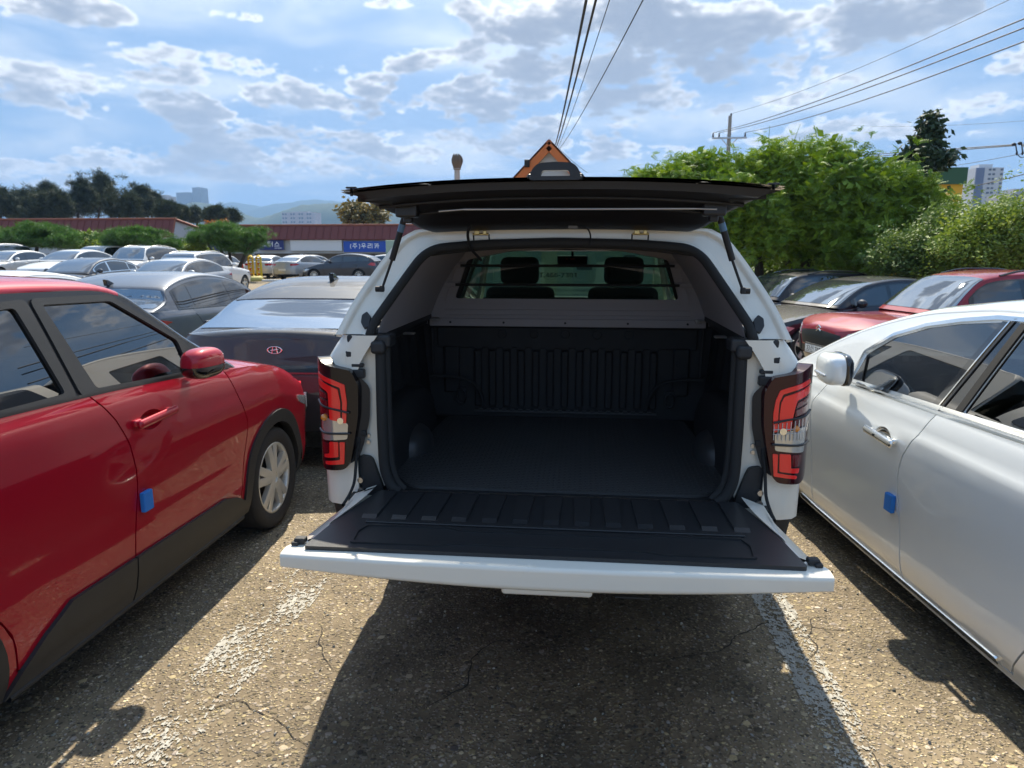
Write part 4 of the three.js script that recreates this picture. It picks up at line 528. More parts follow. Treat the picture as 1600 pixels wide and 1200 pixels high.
  for (const sx of [1, -1]) { const fx = (g) => sx > 0 ? g : mir(g);
    part('jamb_cap', fx(merge([box(.165, .046, .09, .692, 1.374, -.052, .010), box(.055, .05, .10, .655, 1.352, -.04, .015)])), TRIM, o);
    part('lower_jamb_trim', fx(flat(round([[.655, .775], [.655, .80], [.688, .90], [.70, .93], [.74, .935], [.75, .92], [.755, .72], [.70, .72]], .015, 3), -.012, { d: .05, skirt: .05 })), TRIM, o);
    part('jamb_latch', fx(merge([box(.022, .085, .02, .752, 1.285, -.012, .004), box(.05, .034, .03, .735, 1.252, -.01, .006), box(.045, .014, .022, .735, 1.284, -.01, .004)])), M.plastic, o);
    part('jamb_bolt', fx(merge([1.01, .985].map((y) => cyl(.008, .008, .012, 10).rotateX(Math.PI / 2).translate(.712, y, -.03)).concat([.84, .80, .76].map((y) => cyl(.011, .011, .012, 10).rotateX(Math.PI / 2).translate(.742, y, -.006))))), M.steel, o);
    part('bed_seal', fx(merge([tube([[.652, 1.40, -.03], [.650, 1.2, -.01], [.648, 1.0, 0], [.640, .88, .006], [.615, .825, .012], [.585, .803, .02]], .020, 30, 8), tube([[.632, 1.40, -.04], [.630, 1.2, -.03], [.628, 1.0, -.02], [.620, .90, -.015], [.60, .84, -.01], [.57, .81, -.005]], .014, 30, 8)])), M.rubber, o);
    part('tailgate_cable', fx(tube([[.735, 1.02, -.01], [.745, .96, .012], [.749, .90, .022], [.748, .85, .05], [.745, .825, .12], [.742, .815, .20]], .006, 30, 6)), M.rubber, o);
    part('cable_hook', fx(merge([box(.034, .022, .02, .730, 1.025, -.012, .005), box(.018, .055, .016, .744, .985, -.002, .005)])), M.plastic, o);
  }
  // tail lamps
  const zl = (x) => .038 - .115 * Math.pow(Math.max(0, (Math.abs(x) - .80) / .115), 3);
  const px = (zx, zy) => [.747 + (1170 + zx / 5.717 - 1203) * .0021, 1.308 - (560 + zy / 5.717 - 572) * .002315];
  const lampMap = (k) => (x, y) => [x, y, zl(x) + k];
  const hull = round([[.722, 1.215], [.727, 1.10], [.742, 1.02], [.762, .925], [.785, .893], [.878, .885], [.908, .905], [.914, 1.10], [.914, 1.292], [.896, 1.316], [.84, 1.288], [.748, 1.270]], .018, 4);
  const LENS = phys(.035, .003, .007, .12), SMOKE = phys(.008, .005, .006, .22), LIT = phys(.96, .016, .014, .30, { clearcoat: 1, clearcoatRoughness: .02 }), DIM = phys(.13, .006, .01, .12, { clearcoat: 1, clearcoatRoughness: .01 });
  const bright = [
    [[222, 632], [212, 470], [228, 350], [262, 268], [330, 245], [565, 178], [582, 214], [372, 275], [292, 300], [262, 370], [258, 480], [264, 632]],
    [[276, 622], [272, 480], [278, 380], [304, 322], [380, 298], [572, 232], [570, 302], [428, 352], [410, 420], [392, 520], [388, 618]],
    [[232, 828], [282, 830], [288, 1000], [484, 1028], [478, 1056], [256, 1030]], [[296, 826], [402, 830], [414, 958], [506, 962], [496, 1006], [306, 986]]].map((p) => p.map(([x, y]) => px(x, y)));
  const dim = [[[432, 376], [556, 330], [556, 376], [424, 420]], [[418, 440], [556, 396], [556, 452], [412, 500]], [[408, 518], [552, 476], [552, 566], [404, 600]], [[418, 836], [518, 842], [506, 942], [428, 940]]].map((p) => p.map(([x, y]) => px(x, y)));
  const pxL = ([zx, zy]) => [.894 - (480 + zx / 6.667 - 493) * .0024, 1.284 - (560 + zy / 6.667 - 570) * .002475];
  const brightL = [[[92, 138], [300, 196], [425, 244], [442, 420], [424, 636], [382, 632], [394, 420], [374, 274], [240, 226], [92, 182]], [[90, 194], [220, 244], [350, 292], [372, 420], [364, 620], [248, 602], [240, 332], [212, 308], [92, 266]], [[346, 830], [402, 830], [386, 1058], [164, 1080], [158, 1046], [344, 1016]], [[232, 832], [332, 832], [326, 986], [148, 1012], [146, 976], [224, 954]]].map((p) => p.map(pxL));
  const dimL = [[[104, 316], [222, 342], [228, 394], [108, 380]], [[108, 398], [228, 412], [232, 470], [112, 464]], [[112, 482], [232, 486], [236, 572], [116, 556]], [[132, 850], [222, 846], [218, 950], [140, 962]]].map((p) => p.map(pxL));
  const clearP = round([[238, 650], [548, 588], [552, 826], [252, 800]].map(([x, y]) => px(x, y)), .008, 2);
  for (const sx of [1, -1]) { const L = new THREE.Group(); L.name = 'tail_lamp'; o.add(L); const fx = (g) => sx > 0 ? g : mir(g), pl = { d: .02, db: .03, ref: [.8, 1.1, -.5] };
    part('lamp_housing', fx(panel(hull, lampMap(0), { ...pl, skirt: .05 })), sx > 0 ? LENS : SMOKE, L);
    part('lamp_side', fx(panel(round([[.695, 1.20], [.700, 1.08], [.718, 1.0], [.738, .935], [.775, .905], [.775, 1.24], [.742, 1.258]], .02, 3), (x, y) => [x, y, .012 - (.76 - x) * .5], { ...pl, skirt: .04 })), M.satin, L);
    for (const b of sx > 0 ? bright : brightL) part('red_reflector', fx(panel(round(b, .004, 2), lampMap(.004), { ...pl, skirt: .006 })), LIT, L); for (const b of sx > 0 ? dim : dimL) part('dark_reflector', fx(panel(round(b, .004, 2), lampMap(.004), { ...pl, skirt: .006 })), DIM, L);
    const q = part('clear_lens', fx(panel(clearP, lampMap(.003), { ...pl, skirt: .006 })), phys(.55, .54, .50, .12, { metalness: .6, clearcoat: 1, clearcoatRoughness: .02 }), L);
    const rib = []; for (let i = 0; i < 9; i++) { const x = .760 + i * .0142; rib.push(bar([x, 1.107 + i * .0028, zl(x) + .007], [x + .001, 1.052 - i * .0004, zl(x) + .007], .0016, 6)); } for (let j = 0; j < 2; j++) rib.push(tube([.758, .80, .84, .875].map((x) => [x, 1.072 + j * .016 + (x - .758) * .06, zl(x) + .006]), .0014, 10, 5)); if (sx > 0) part('lens_rib', fx(merge(rib)), M.lamp, q);
    part('bulb', fx(new THREE.SphereGeometry(.013, 14, 10).translate(sx > 0 ? .838 : .858, 1.092, zl(.85) + .004)), phys(.65, .22, .02, .2, { clearcoat: 1 }), q); part('bulb_socket', fx(cyl(.012, .014, .012, 16).rotateX(Math.PI / 2).translate(.792, 1.083, zl(.79) + .004)), M.chrome, q);
    part('lamp_divider', fx(merge([tube([.757, .80, .86, .906].map((x, i) => [x, 1.113 + i * .010, zl(x) + .006]), .0042, 12, 6), tube([.757, .80, .86, .906].map((x, i) => [x, 1.035 - i * .002, zl(x) + .006]), .0042, 12, 6)])), M.satin, L); }

  // cargo bed
  const bx = .742, zf = -1.30;
  const matTex = dataTex(256, (u, v) => { const a = (u * 8) % 1, b = (v * 8) % 1, k = (Math.floor(u * 8) + Math.floor(v * 8)) % 2; const d = k ? Math.hypot((a - .5) * 1.1, (b - .5) * 2.4) : Math.hypot((a - .5) * 2.4, (b - .5) * 1.1); const h = 1 - sm(.30, .5, d); return [h, h, h]; }, false); matTex.repeat.set(6, 6);
  const MAT = std(.062, .064, .066, .42, { bumpMap: matTex, bumpScale: .02 });
  part('bed_floor', [box(1.54, .04, 1.36, 0, .775, -.62)], LINER, o);
  { const s = round([[-.64, -1.24], [.64, -1.24], [.67, -.40], [.66, -.20, .2], [.56, -.05], [-.56, -.05], [-.66, -.20, .2], [-.67, -.40]].map(([x, z]) => [x, z]), .06, 5); part('rubber_mat', panel(s, (a, b) => [a, .807, b], { d: 4, skirt: .010, ref: [0, 0, 0] }), MAT, o); }
  for (const sx of [1, -1]) { const fx = (g) => sx > 0 ? g : mir(g);
    const wall = panel(round([[.0, .79], [-1.30, .79], [-1.30, 1.335], [.0, 1.335]], .01, 1), (z, y) => [bx + .035 * sm(.8, 1.3, y) - .008 * Math.cos((z) * 2 * Math.PI / .18) * sm(1.0, 1.06, y) * (1 - sm(1.24, 1.28, y)), y, z], { d: .03, db: .06, ref: [2, 1, -.6] }); part('bed_wall', fx(wall), LINER, o);
    part('bed_rail', fx(merge([box(.10, .035, 1.25, .777, 1.352, -.745, .01), box(.07, .03, 1.05, .845, 1.352, -.84), box(.03, .03, 1.30, .765, 1.325, -.65, .008)])), TRIM, o);
    // wheel house with rounded shoulders
    const wh = panel(rect(0, 0, 1, 1), (u, v) => { const t = u * Math.PI, rx = .20 * Math.pow(Math.sin(clamp(v, 0, 1) * Math.PI / 2), .6), e = Math.pow(Math.max(0, Math.sin(t)), .45); const z = -.60 - .42 * Math.sign(Math.cos(t)) * Math.pow(Math.abs(Math.cos(t)), .5) * (1.0) ; return [bx + .03 - .115 * Math.pow(Math.cos(v * Math.PI / 2), .5), .79 + (.27 * e) * Math.pow(Math.sin(Math.max(.0, v) * Math.PI / 2 * 1.0 + .0), .35) + .0 * rx, z]; }, { d: .04, db: .1, ref: [.9, .8, -.6] }); part('wheel_house', fx(wh), LINER, o);
    part('wheel_house_step', fx(superEll(.155, .125, .17, .75).translate(bx, .80, -.58)), phys(.035, .036, .038, .38), o);
    part('tie_down', fx(merge([new THREE.TorusGeometry(.03, .006, 8, 20).scale(.8, 1.25, 1).translate(.565, .91, -1.262), box(.05, .02, .02, .565, .95, -1.272, .004)])), M.satin, o);
    part('wall_moulding', fx(merge([tube([[.44, .86, -1.25], [.455, .93, -1.235], [.50, 1.0, -1.22], [.58, 1.03, -1.20], [.72, 1.04, -1.18]], .010, 24, 6), bar([.715, 1.04, -1.245], [.722, 1.30, -1.245], .008, 8)])), LINER, o);
  }
  part('bed_front_wall', [box(1.56, .56, .03, 0, 1.06, -1.315), box(1.50, .05, .05, 0, 1.315, -1.285, .015), box(1.58, .10, .03, 0, 1.38, -1.345), box(1.40, .13, .02, 0, 1.245, -1.292, .008)], LINER, o);
  for (let i = 0; i < 13; i++) { const x = -.474 + i * .079; part('liner_rib', [box(.040, .315, .034, x, 1.012, -1.284, .012), box(.05, .02, .018, x, 1.180, -1.291, .006)], LINER, o); }
  for (const sx of [-.62, .62]) part('liner_rib', box(.085, .26, .03, sx, 1.06, -1.286, .012), LINER, o);
  for (let i = 0; i < 5; i++) part('liner_boss', [new THREE.TorusGeometry(.021, .005, 8, 24).translate(-.33 + i * .17 - .01, 1.258, -1.281), cyl(.018, .018, .004, 20).rotateX(Math.PI / 2).translate(-.33 + i * .17 - .01, 1.258, -1.281)], LINER, o);
  const nub = []; for (let i = 0; i < 22; i++) nub.push(box(.022, .006, .012, -.46 + i * .0438, .842, -1.264)); part('liner_edge', [merge(nub), box(1.0, .012, .02, 0, .828, -1.285, .004)], std(.05, .05, .052, .4), o);

  // tailgate, lowered
  { const T = new THREE.Group(); T.name = 'tailgate'; o.add(T);
    const W2 = .805, prof = [[.06, .806], [.56, .806], [.606, .803], [.612, .797], [.610, .748], [.602, .738], [.30, .715], [.10, .70], [.03, .72], [.03, .79]];
    const pr = round(prof, .006, 3), L = [0]; for (let i = 1; i <= pr.length; i++) { const a = pr[i % pr.length], b = pr[i - 1]; L.push(L[i - 1] + Math.hypot(a[0] - b[0], a[1] - b[1])); } const TL = L[pr.length], at = (t) => { const q = ((t % 1) + 1) % 1 * TL; let i = 0; while (L[i + 1] < q) i++; const k = (q - L[i]) / (L[i + 1] - L[i]), a = pr[i], b = pr[(i + 1) % pr.length]; return [lerp(a[0], b[0], k), lerp(a[1], b[1], k)]; };
    // the outer skin is deepest in the middle and thins out to its ends, which stand forward of the hinge end
    const shell = (t, x) => { const [z, y] = at(t), k = Math.abs(x) / W2, narrow = lerp(.915, 1, sm(.47, .57, z)); return [x * narrow, y < .78 ? lerp(y, .765, Math.pow(k, 2.2) * .75) - .010 * (1 - k * k) : y, z - (z > .5 ? .022 * Math.pow(k, 2) : 0)]; };
    part('tailgate_shell', [panel(rect(0, -W2, 1, W2), shell, { d: .008, db: .08, ref: [0, .76, .3] }), ...[-W2, W2].map((x) => { const q = [...Array(60).keys()].map((i) => shell(i / 60, x)), sh = new THREE.Shape(q.map((p) => new THREE.Vector2(p[2], p[1]))), g = new THREE.ShapeGeometry(sh), p = g.attributes.position; for (let i = 0; i < p.count; i++) { const z = p.getX(i), y = p.getY(i), n = lerp(.915, 1, sm(.47, .57, z + .02)); p.setXYZ(i, x * n, y, z); } g.computeVertexNormals(); return g; })], PW, T);
    const inn = round([[-.655, .045], [.655, .045], [.712, .30], [.742, .558], [-.742, .558], [-.712, .30]], .012, 3); part('tailgate_liner', panel(inn, (x, z) => [x, .818, z], { d: 4, skirt: .016, ref: [0, 0, 0] }), phys(.020, .021, .023, .40, { bumpMap: grain(10), bumpScale: .0005 }), T);
    const TL2 = phys(.022, .023, .025, .36);
    for (let i = 0; i < 13; i++) { const x = -.612 + i * .102; const g = new THREE.BoxGeometry(.062, .008, .26, 1, 1, 1), p = g.attributes.position; for (let k = 0; k < p.count; k++) if (p.getZ(k) > 0) { if (p.getY(k) > 0) p.setZ(k, p.getZ(k) - .022); p.setX(k, p.getX(k) * .8); } g.computeVertexNormals(); g.translate(x, .8218, .19); part('tailgate_rib', g.toNonIndexed(), TL2, T); }
    const rec = round([[-.62, .435], [-.60, .375], [-.33, .372], [-.28, .392], [.28, .392], [.33, .372], [.60, .375], [.62, .435], [.61, .525], [.34, .525], [.29, .508], [-.29, .508], [-.34, .525], [-.61, .525]], .012, 3); part('tailgate_recess_frame', panel(rec, (x, z) => [x, .8235, z], { holes: [inset(rec, .011)], d: .05, skirt: .006, ref: [0, 0, 0] }), TL2, T);
    part('tailgate_step', [box(1.22, .007, .016, 0, .8215, .355, .003)], TL2, T);
    part('tailgate_handle', [box(.27, .026, .07, -.0, .712, .545, .012)], PW, T); part('handle_recess', [box(.10, .006, .02, .25, .706, .565, .002)], M.plastic, T);
    for (const sx of [-1, 1]) { part('tailgate_latch', [box(.035, .018, .028, sx * .768, .818, .515, .005), box(.022, .012, .036, sx * .780, .812, .52, .004)], M.plastic, T); part('hinge_flange', panel(rect(0, 0, 1, 1), (u, v) => [sx * lerp(lerp(.668, .725, u ** 1.6), .748, v), .835 - .016 * u - .03 * v, lerp(.03, .36, u)], { d: .1, db: .5, ref: [0, 0, 0] }), PW, T); }
    part('hinge_strip', [box(1.26, .012, .03, 0, .806, .025, .004)], M.steel, T);
  }

  // canopy
  const y0 = 1.398, y1 = 1.782, hx = curve([[y0, .812], [1.50, .772], [1.62, .706], [1.70, .655], [1.75, .616], [y1, .56]]), rearZ = (y) => .0 - .255 * (y - y0) / (y1 - y0);
  const crest = (x) => .022 * (1 - (x / .6) ** 2);
  { const K = new THREE.Group(); K.name = 'canopy'; o.add(K);
    const N = 26, right = [...Array(N + 1).keys()].map((i) => { const y = lerp(y0, y1, i / N); return [hx(y), y]; }), out = [[-hx(y0) + .0, y0], [hx(y0), y0], ...right.slice(1), ...[...Array(11).keys()].slice(1, -1).map((i) => { const x = lerp(.56, -.56, i / 10); return [x, y1 + crest(x) - crest(.56)]; }), ...right.slice(1).reverse().map(([x, y]) => [-x, y])];
    const open = round([[-.690, 1.39], [.690, 1.39], [.680, 1.44], [.512, 1.712, .07], [.30, 1.730], [0, 1.738], [-.30, 1.730], [-.512, 1.712, .07], [-.680, 1.44]], .05, 6), inner = open.map(([x, y]) => [x, y]);
    // rear frame: pillars with a lip and a stepped channel beside the struts
    const outP = [...out.slice(1), [-hx(y0), y0]], innP = [[.686, y0], ...inner.filter((p) => p[1] > y0 + .004).sort((p, q) => Math.atan2(q[0], q[1] - 1.3) - Math.atan2(p[0], p[1] - 1.3)), [-.686, y0]];
    const along = (P) => { const L = [0]; for (let i = 1; i < P.length; i++) L.push(L[i - 1] + Math.hypot(P[i][0] - P[i - 1][0], P[i][1] - P[i - 1][1])); return (t) => { const q = clamp(t, 0, 1) * L[P.length - 1]; let i = 0; while (i < P.length - 2 && L[i + 1] < q) i++; const k = (q - L[i]) / (L[i + 1] - L[i]); return [lerp(P[i][0], P[i + 1][0], k), lerp(P[i][1], P[i + 1][1], k)]; }; }, oA = along(outP), iA = along(innP);
    part('canopy_frame', panel(rect(0, 0, 1, 1), (t, w) => { const a = oA(t), b = iA(t), x = lerp(a[0], b[0], w), y = lerp(a[1], b[1], w); return [x, y, rearZ(y) - .014 * sm(0, .04, w) * .3 - .020 * sm(.13, .30, w) + .012 * sm(.70, .84, w)]; }, { d: .012, db: .05, skirt: .020, ref: [0, 1.55, -1] }), PW, K);
    const shell = (u, v) => { const z = v, f = 1 - .055 * sm(-.4, -1.45, z); if (Math.abs(u) <= 1) { const x = u * .56; return [x * f, y1 + crest(x) - crest(.56) + .012 * sm(-.25, -.9, z), z]; } const y = lerp(y1, y0, (Math.abs(u) - 1)); return [Math.sign(u) * hx(y) * f, y + .012 * sm(-.25, -.9, z) * (y - y0) / (y1 - y0), z]; };
    part('canopy_shell', panel(rect(-2, 0, 2, 1), (u, v) => { const p0 = shell(u, 0), y = p0[1]; const zs = rearZ(clamp(y, y0, y1)); return shell(u, lerp(zs, -1.40, v)); }, { d: .06, db: .12, ref: [0, 1.4, -.8] }), PW, K);
    part('canopy_side_window', both(panel(round([[1.12, .14], [1.88, .10], [1.88, .93], [1.12, .88]], .06, 3), (u, v) => { const y = shell(u, 0)[1]; return shell(u, lerp(rearZ(clamp(y, y0, y1)), -1.40, v)); }, { d: .08, db: .1, off: .004, skirt: .006, ref: [0, 1.4, -.8] })), M.tint, K);
    part('canopy_front', [flat([[-.77, y0], [.77, y0], [.53, 1.77], [-.53, 1.77]], -1.395, { holes: [[[-.64, 1.43], [.64, 1.43], [.56, 1.70], [-.56, 1.70]]], d: .2 })], PW, K);
    // seal round the opening
    const seal = (d, r, dz) => tube(inset(inner, d).filter((p) => p[1] > 1.40).map(([x, y]) => [x, y, rearZ(y) + dz]).sort((a, b) => 0).reduce((s, p) => { s.push(p); return s; }, []), r, 90, 8);
    const sealPts = inset(inner, .004).filter((p) => p[1] > 1.405).map(([x, y]) => V(x, y, rearZ(y) - .006)); let cut = 0, far = 0; for (let i = 0; i < sealPts.length; i++) { const d = sealPts[i].distanceTo(sealPts[(i + 1) % sealPts.length]); if (d > far) { far = d; cut = i + 1; } } const ordered = [...sealPts.slice(cut), ...sealPts.slice(0, cut)]; void seal;
    part('canopy_seal', [tube([V(ordered[0].x * 1.02, 1.385, -.03), ...ordered, V(ordered[ordered.length - 1].x * 1.02, 1.385, -.03)], .017, 110, 8)], M.rubber, K);
    const band = (s0, s1, d0, d1, y) => 0; void band;
    const topSeal = [...Array(21).keys()].map((i) => { const x = lerp(-.50, .50, i / 20); return V(x, 1.724 - .030 * Math.pow(Math.abs(x) / .5, 2.4), rearZ(1.73) - .022); }); part('roof_seal', [tube(topSeal, .014, 50, 8)], M.rubber, K);
    // lining: sides, roof and front wall with the cab window
    const lin = panel(rect(0, 0, 1, 1), (u, v) => { const y = lerp(1.345, 1.735, v), z = lerp(rearZ(clamp(y, y0, y1)) - .03, -1.285, u), x0 = lerp(.668, .475, Math.pow(v, 1.0)) + .05 * Math.sin(v * Math.PI), x1 = lerp(.735, .50, v) + .03 * Math.sin(v * Math.PI); return [lerp(x0, x1, sm(0, .25, u)), y, z]; }, { d: .08, db: .08, ref: [2, 1.5, -.7] });
    part('side_lining', both(lin), LINING, K); part('roof_lining', panel(rect(-1, 0, 1, 1), (u, v) => [u * lerp(.48, .51, v), 1.737 + .016 * (1 - u * u), lerp(-.27, -1.285, v)], { d: .2, ref: [0, 3, 0] }), LINING, K);
    const fw = (x, y) => [x, y, -1.27 - (y - 1.33) * .12], op = round([[-.600, 1.448], [.595, 1.448], [.535, 1.655], [.30, 1.700], [0, 1.712], [-.30, 1.700], [-.535, 1.655]], .02, 3);
    part('front_lining', panel([[-.76, 1.31], [.76, 1.31], [.76, 1.40], [.52, 1.76], [-.52, 1.76], [-.76, 1.40]], fw, { holes: [op], d: .1, skirt: .02, ref: [0, 1.5, -3] }), LINING, K);
    const fr2 = round([[-.665, 1.415], [.66, 1.415], [.565, 1.70, .05], [.30, 1.725], [0, 1.735], [-.30, 1.725], [-.57, 1.70, .05]], .04, 4); part('window_frame', panel(fr2, fw, { holes: [inset(fr2, .006)], d: .1, off: .006, skirt: .008, ref: [0, 1.5, -3] }), LINING, K);
    for (const y of [1.36, 1.388]) part('lining_step', box(1.30, .006, .008, 0, y, -1.272, .002), LINING, K);
    part('sunblock_gasket', [box(1.16, .05, .19, 0, 1.725, -1.487, .01), box(1.30, .05, .16, 0, 1.405, -1.46, .01), ...[-1, 1].map((k) => bar([k * .66, 1.41, -1.46], [k * .56, 1.72, -1.50], .05, 8))], M.rubber, K); part('mounting_strip', [box(1.47, .042, .012, 0, 1.322, -1.262, .004)], LINING, K); for (const x of [-.62, -.33, .0, .33, .64]) part('screw', cyl(.006, .006, .006, 10).rotateX(Math.PI / 2).translate(x, 1.322, -1.254), M.black, K);  // gasket between cab and canopy added unseen, to keep sun off the bed
    for (const y of [1.523, 1.623]) { const x = .60 - (y - 1.448) * .29 + .012; part('window_bar', [bar([-x, y, -1.262], [x, y, -1.262], .0075, 10)], M.black, K); for (const sx of [-1, 1]) part('bar_bracket', box(.075, .026, .012, sx * (x + .026), y, -1.268, .004), LINING, K); }
    for (const x of [-.685, .685]) { part('canopy_clamp', [box(.035, .018, .03, x, 1.345, -1.18, .004), bar([x - .012, 1.35, -1.165], [x + .02, 1.35, -1.165], .006)], M.steel, K); part('canopy_bracket', box(.05, .008, .04, x, 1.335, -.6, .002), M.steel, K); }
    for (const sx of [-1, 1]) { part('pillar_clip', [panel(round([[-.014, -.026], [.004, -.028], [.017, -.010], [.017, .016], [.0, .028], [-.017, .012]].map(([x, y]) => [sx * (.705 + x), 1.452 + y]), .004, 2), (x, y) => [x, y, rearZ(y) + .006], { d: 1, skirt: .022, ref: [0, 1.4, -1] })], M.plastic, K); }
    part('inner_latch_plate', [box(.10, .006, .012, .0, 1.738, -.262, .002), cyl(.008, .008, .01, 10).rotateX(Math.PI / 2).translate(0, 1.725, -.268)], M.steel, K);
  }

  // hatch, raised
  { const Hh = new THREE.Group(); Hh.name = 'hatch'; o.add(Hh);
    const HB = std(.012, .011, .012, .5), zH = -.235, zE = .25;
    const half = curve([[0, .515], [.12, .525], [.30, .555], [.55, .605], [.75, .66], [.9, .692], [1, .700]]), yc = curve([[0, 1.824], [.3, 1.872], [.6, 1.908], [1, 1.924]]), drop = curve([[0, .010], [.5, .028], [1, .030]]);
    const skinY = (u, v) => yc(v) - drop(v) * Math.pow(Math.abs(u), 2.4);
    const outS = (u, v) => [u * half(v), skinY(u, v), lerp(zH, zE, v) - .045 * u * u * v];
    part('hatch_glass', [panel(rect(-1, 0, 1, 1), outS, { d: .08, db: .05, ref: [0, 1.7, 0] }), panel(rect(-1, 0, 1, 1), (u, v) => { const p = outS(u, v); return [p[0], p[1] - .006, p[2]]; }, { d: .08, db: .05, ref: [0, 2.2, 0] }), ], phys(.006, .006, .007, .06, { clearcoat: 1, clearcoatRoughness: .02 }), Hh);
    // inner frame: a deep moulded tray under the glass, its edges turned down and swept in towards the hinge
    const depth = curve([[0, .035], [.10, .052], [.35, .066], [.62, .052], [.85, .032], [1, .026]]);
    const tray = (u, v) => { const k = Math.abs(u), w = half(v) * lerp(.985, .955, v) * u, rim = sm(1, .93, k), e = sm(.97, .90, v); return [w, skinY(u, v) - .008 - depth(v) * (rim * .75 + .25) * (k > .985 ? .0 : 1) * lerp(.80, 1, 1 - .0 * e) , lerp(zH, zE - .028, v) - .045 * u * u * v]; };
    part('hatch_frame', [panel(rect(-1, 0, 1, 1), tray, { d: .03, db: .03, ref: [0, 2.4, 0] }), panel(rect(-1, 0, 1, 1), (u, t) => { const a = tray(u, 1), b = outS(u, .93); return [lerp(a[0], b[0], t), lerp(a[1], b[1] - .008, t), lerp(a[2], a[2] + .004, t)]; }, { d: .05, db: 1, ref: [0, 1.88, -1] }), panel(rect(-1, 0, 1, 1), (u, t) => { const a = tray(u, 0), b = outS(u, 0); return [lerp(a[0], b[0], t), lerp(a[1], b[1] - .004, t), a[2] - .003]; }, { d: .05, db: 1, ref: [0, 1.8, 1] })], HB, Hh);
    for (const [v, dy, r] of [[.80, .010, .007], [.60, .008, .006]]) part('frame_bead', tube([...Array(15).keys()].map((i) => { const u = lerp(-.93, .93, i / 14), p = tray(u, v); return [p[0], p[1] - dy * .3, p[2]]; }), r, 40, 6), HB, Hh);
    part('hatch_handle', [flat([...round([[-.082, 1.915], [-.072, 1.950], [-.052, 1.966], [.0, 1.969], [.052, 1.966], [.070, 1.950], [.080, 1.915]], .012, 4)], .252, { holes: [round([[-.048, 1.926], [-.040, 1.944], [.040, 1.944], [.046, 1.926]], .006, 2)], d: .03, skirt: .034 }), box(.165, .012, .05, 0, 1.9215, .225, .004), box(.04, .018, .03, -.068, 1.926, .228, .006), box(.04, .018, .03, .066, 1.926, .228, .006), box(.14, .010, .05, 0, 1.922, .205, .004)], M.satin, Hh);
    for (const x of [-.07, .035]) part('handle_screw', cyl(.004, .004, .004, 10).rotateX(Math.PI / 2).translate(x, 1.905, .2075), M.steel, Hh);
    part('latch_rod', [bar([-.315, 1.838, .085], [.45, 1.836, .085], .0052, 10), bar([-.40, 1.832, .085], [-.315, 1.838, .085], .004, 8), bar([.45, 1.836, .085], [.52, 1.834, .085], .004, 8)], M.steel, Hh);
    for (const sx of [-1, 1]) { part('latch_block', [box(.075, .05, .05, sx * .515, 1.838, .06, .008), box(.03, .07, .03, sx * .52, 1.83, .03, .006)], M.satin, Hh); part('edge_pin', [box(.035, .006, .012, sx * .672, 1.904, .175, .002), cyl(.005, .005, .03, 8).translate(sx * .672, 1.892, .175)], M.satin, Hh); part('corner_bumper', [tube([[sx * .655, 1.872, .16], [sx * .60, 1.868, .15], [sx * .55, 1.862, .13]], .012, 12, 8)], M.rubber, Hh);
      part('gas_strut', [bar([sx * .610, 1.668, -.072], [sx * .548, 1.838, -.052], .0115, 12), bar([sx * .655, 1.562, -.085], [sx * .610, 1.668, -.072], .0048, 10), cyl(.011, .011, .030, 14).rotateZ(Math.PI / 2).translate(sx * .666, 1.560, -.092), box(.018, .024, .02, sx * .655, 1.562, -.084, .006), cyl(.013, .013, .018, 12).rotateZ(Math.PI / 2).translate(sx * .548, 1.842, -.05)], M.black, Hh); part('strut_label', bar([sx * .5734, 1.7683, -.0602], [sx * .5635, 1.7955, -.057], .0121, 12), std(.10, .20, .32, .5), Hh);
      part('hatch_hinge', [box(.060, .007, .02, sx * .30, 1.764, -.215, .002), box(.020, .016, .012, sx * .30 - .014, 1.769, -.205, .003), box(.014, .016, .012, sx * .30 + .016, 1.769, -.205, .003), bar([sx * .30 - .03, 1.762, -.205], [sx * .30 + .03, 1.762, -.205], .0042, 8)], M.gold, Hh); part('hinge_pin', [bar([sx * .30 - .030, 1.762, -.222], [sx * .30 - .030, 1.735, -.235], .003, 6), bar([sx * .30 + .030, 1.762, -.222], [sx * .30 + .030, 1.735, -.235], .003, 6)], M.black, Hh); }
    part('brake_lamp_plug', box(.035, .012, .02, .05, 1.785, -.13, .003), M.grey, Hh);
    part('hatch_wire', [tube([[.07, 1.787, -.13], [.10, 1.78, -.13], [.112, 1.765, -.16], [.115, 1.745, -.19], [.11, 1.725, -.215], [.09, 1.712, -.235]], .003, 40, 6), tube([[-.318, 1.80, -.10], [-.335, 1.775, -.13], [-.342, 1.745, -.17], [-.338, 1.712, -.20], [-.330, 1.69, -.26], [-.315, 1.665, -.32]], .0055, 40, 6)], M.black, Hh);
  }
}
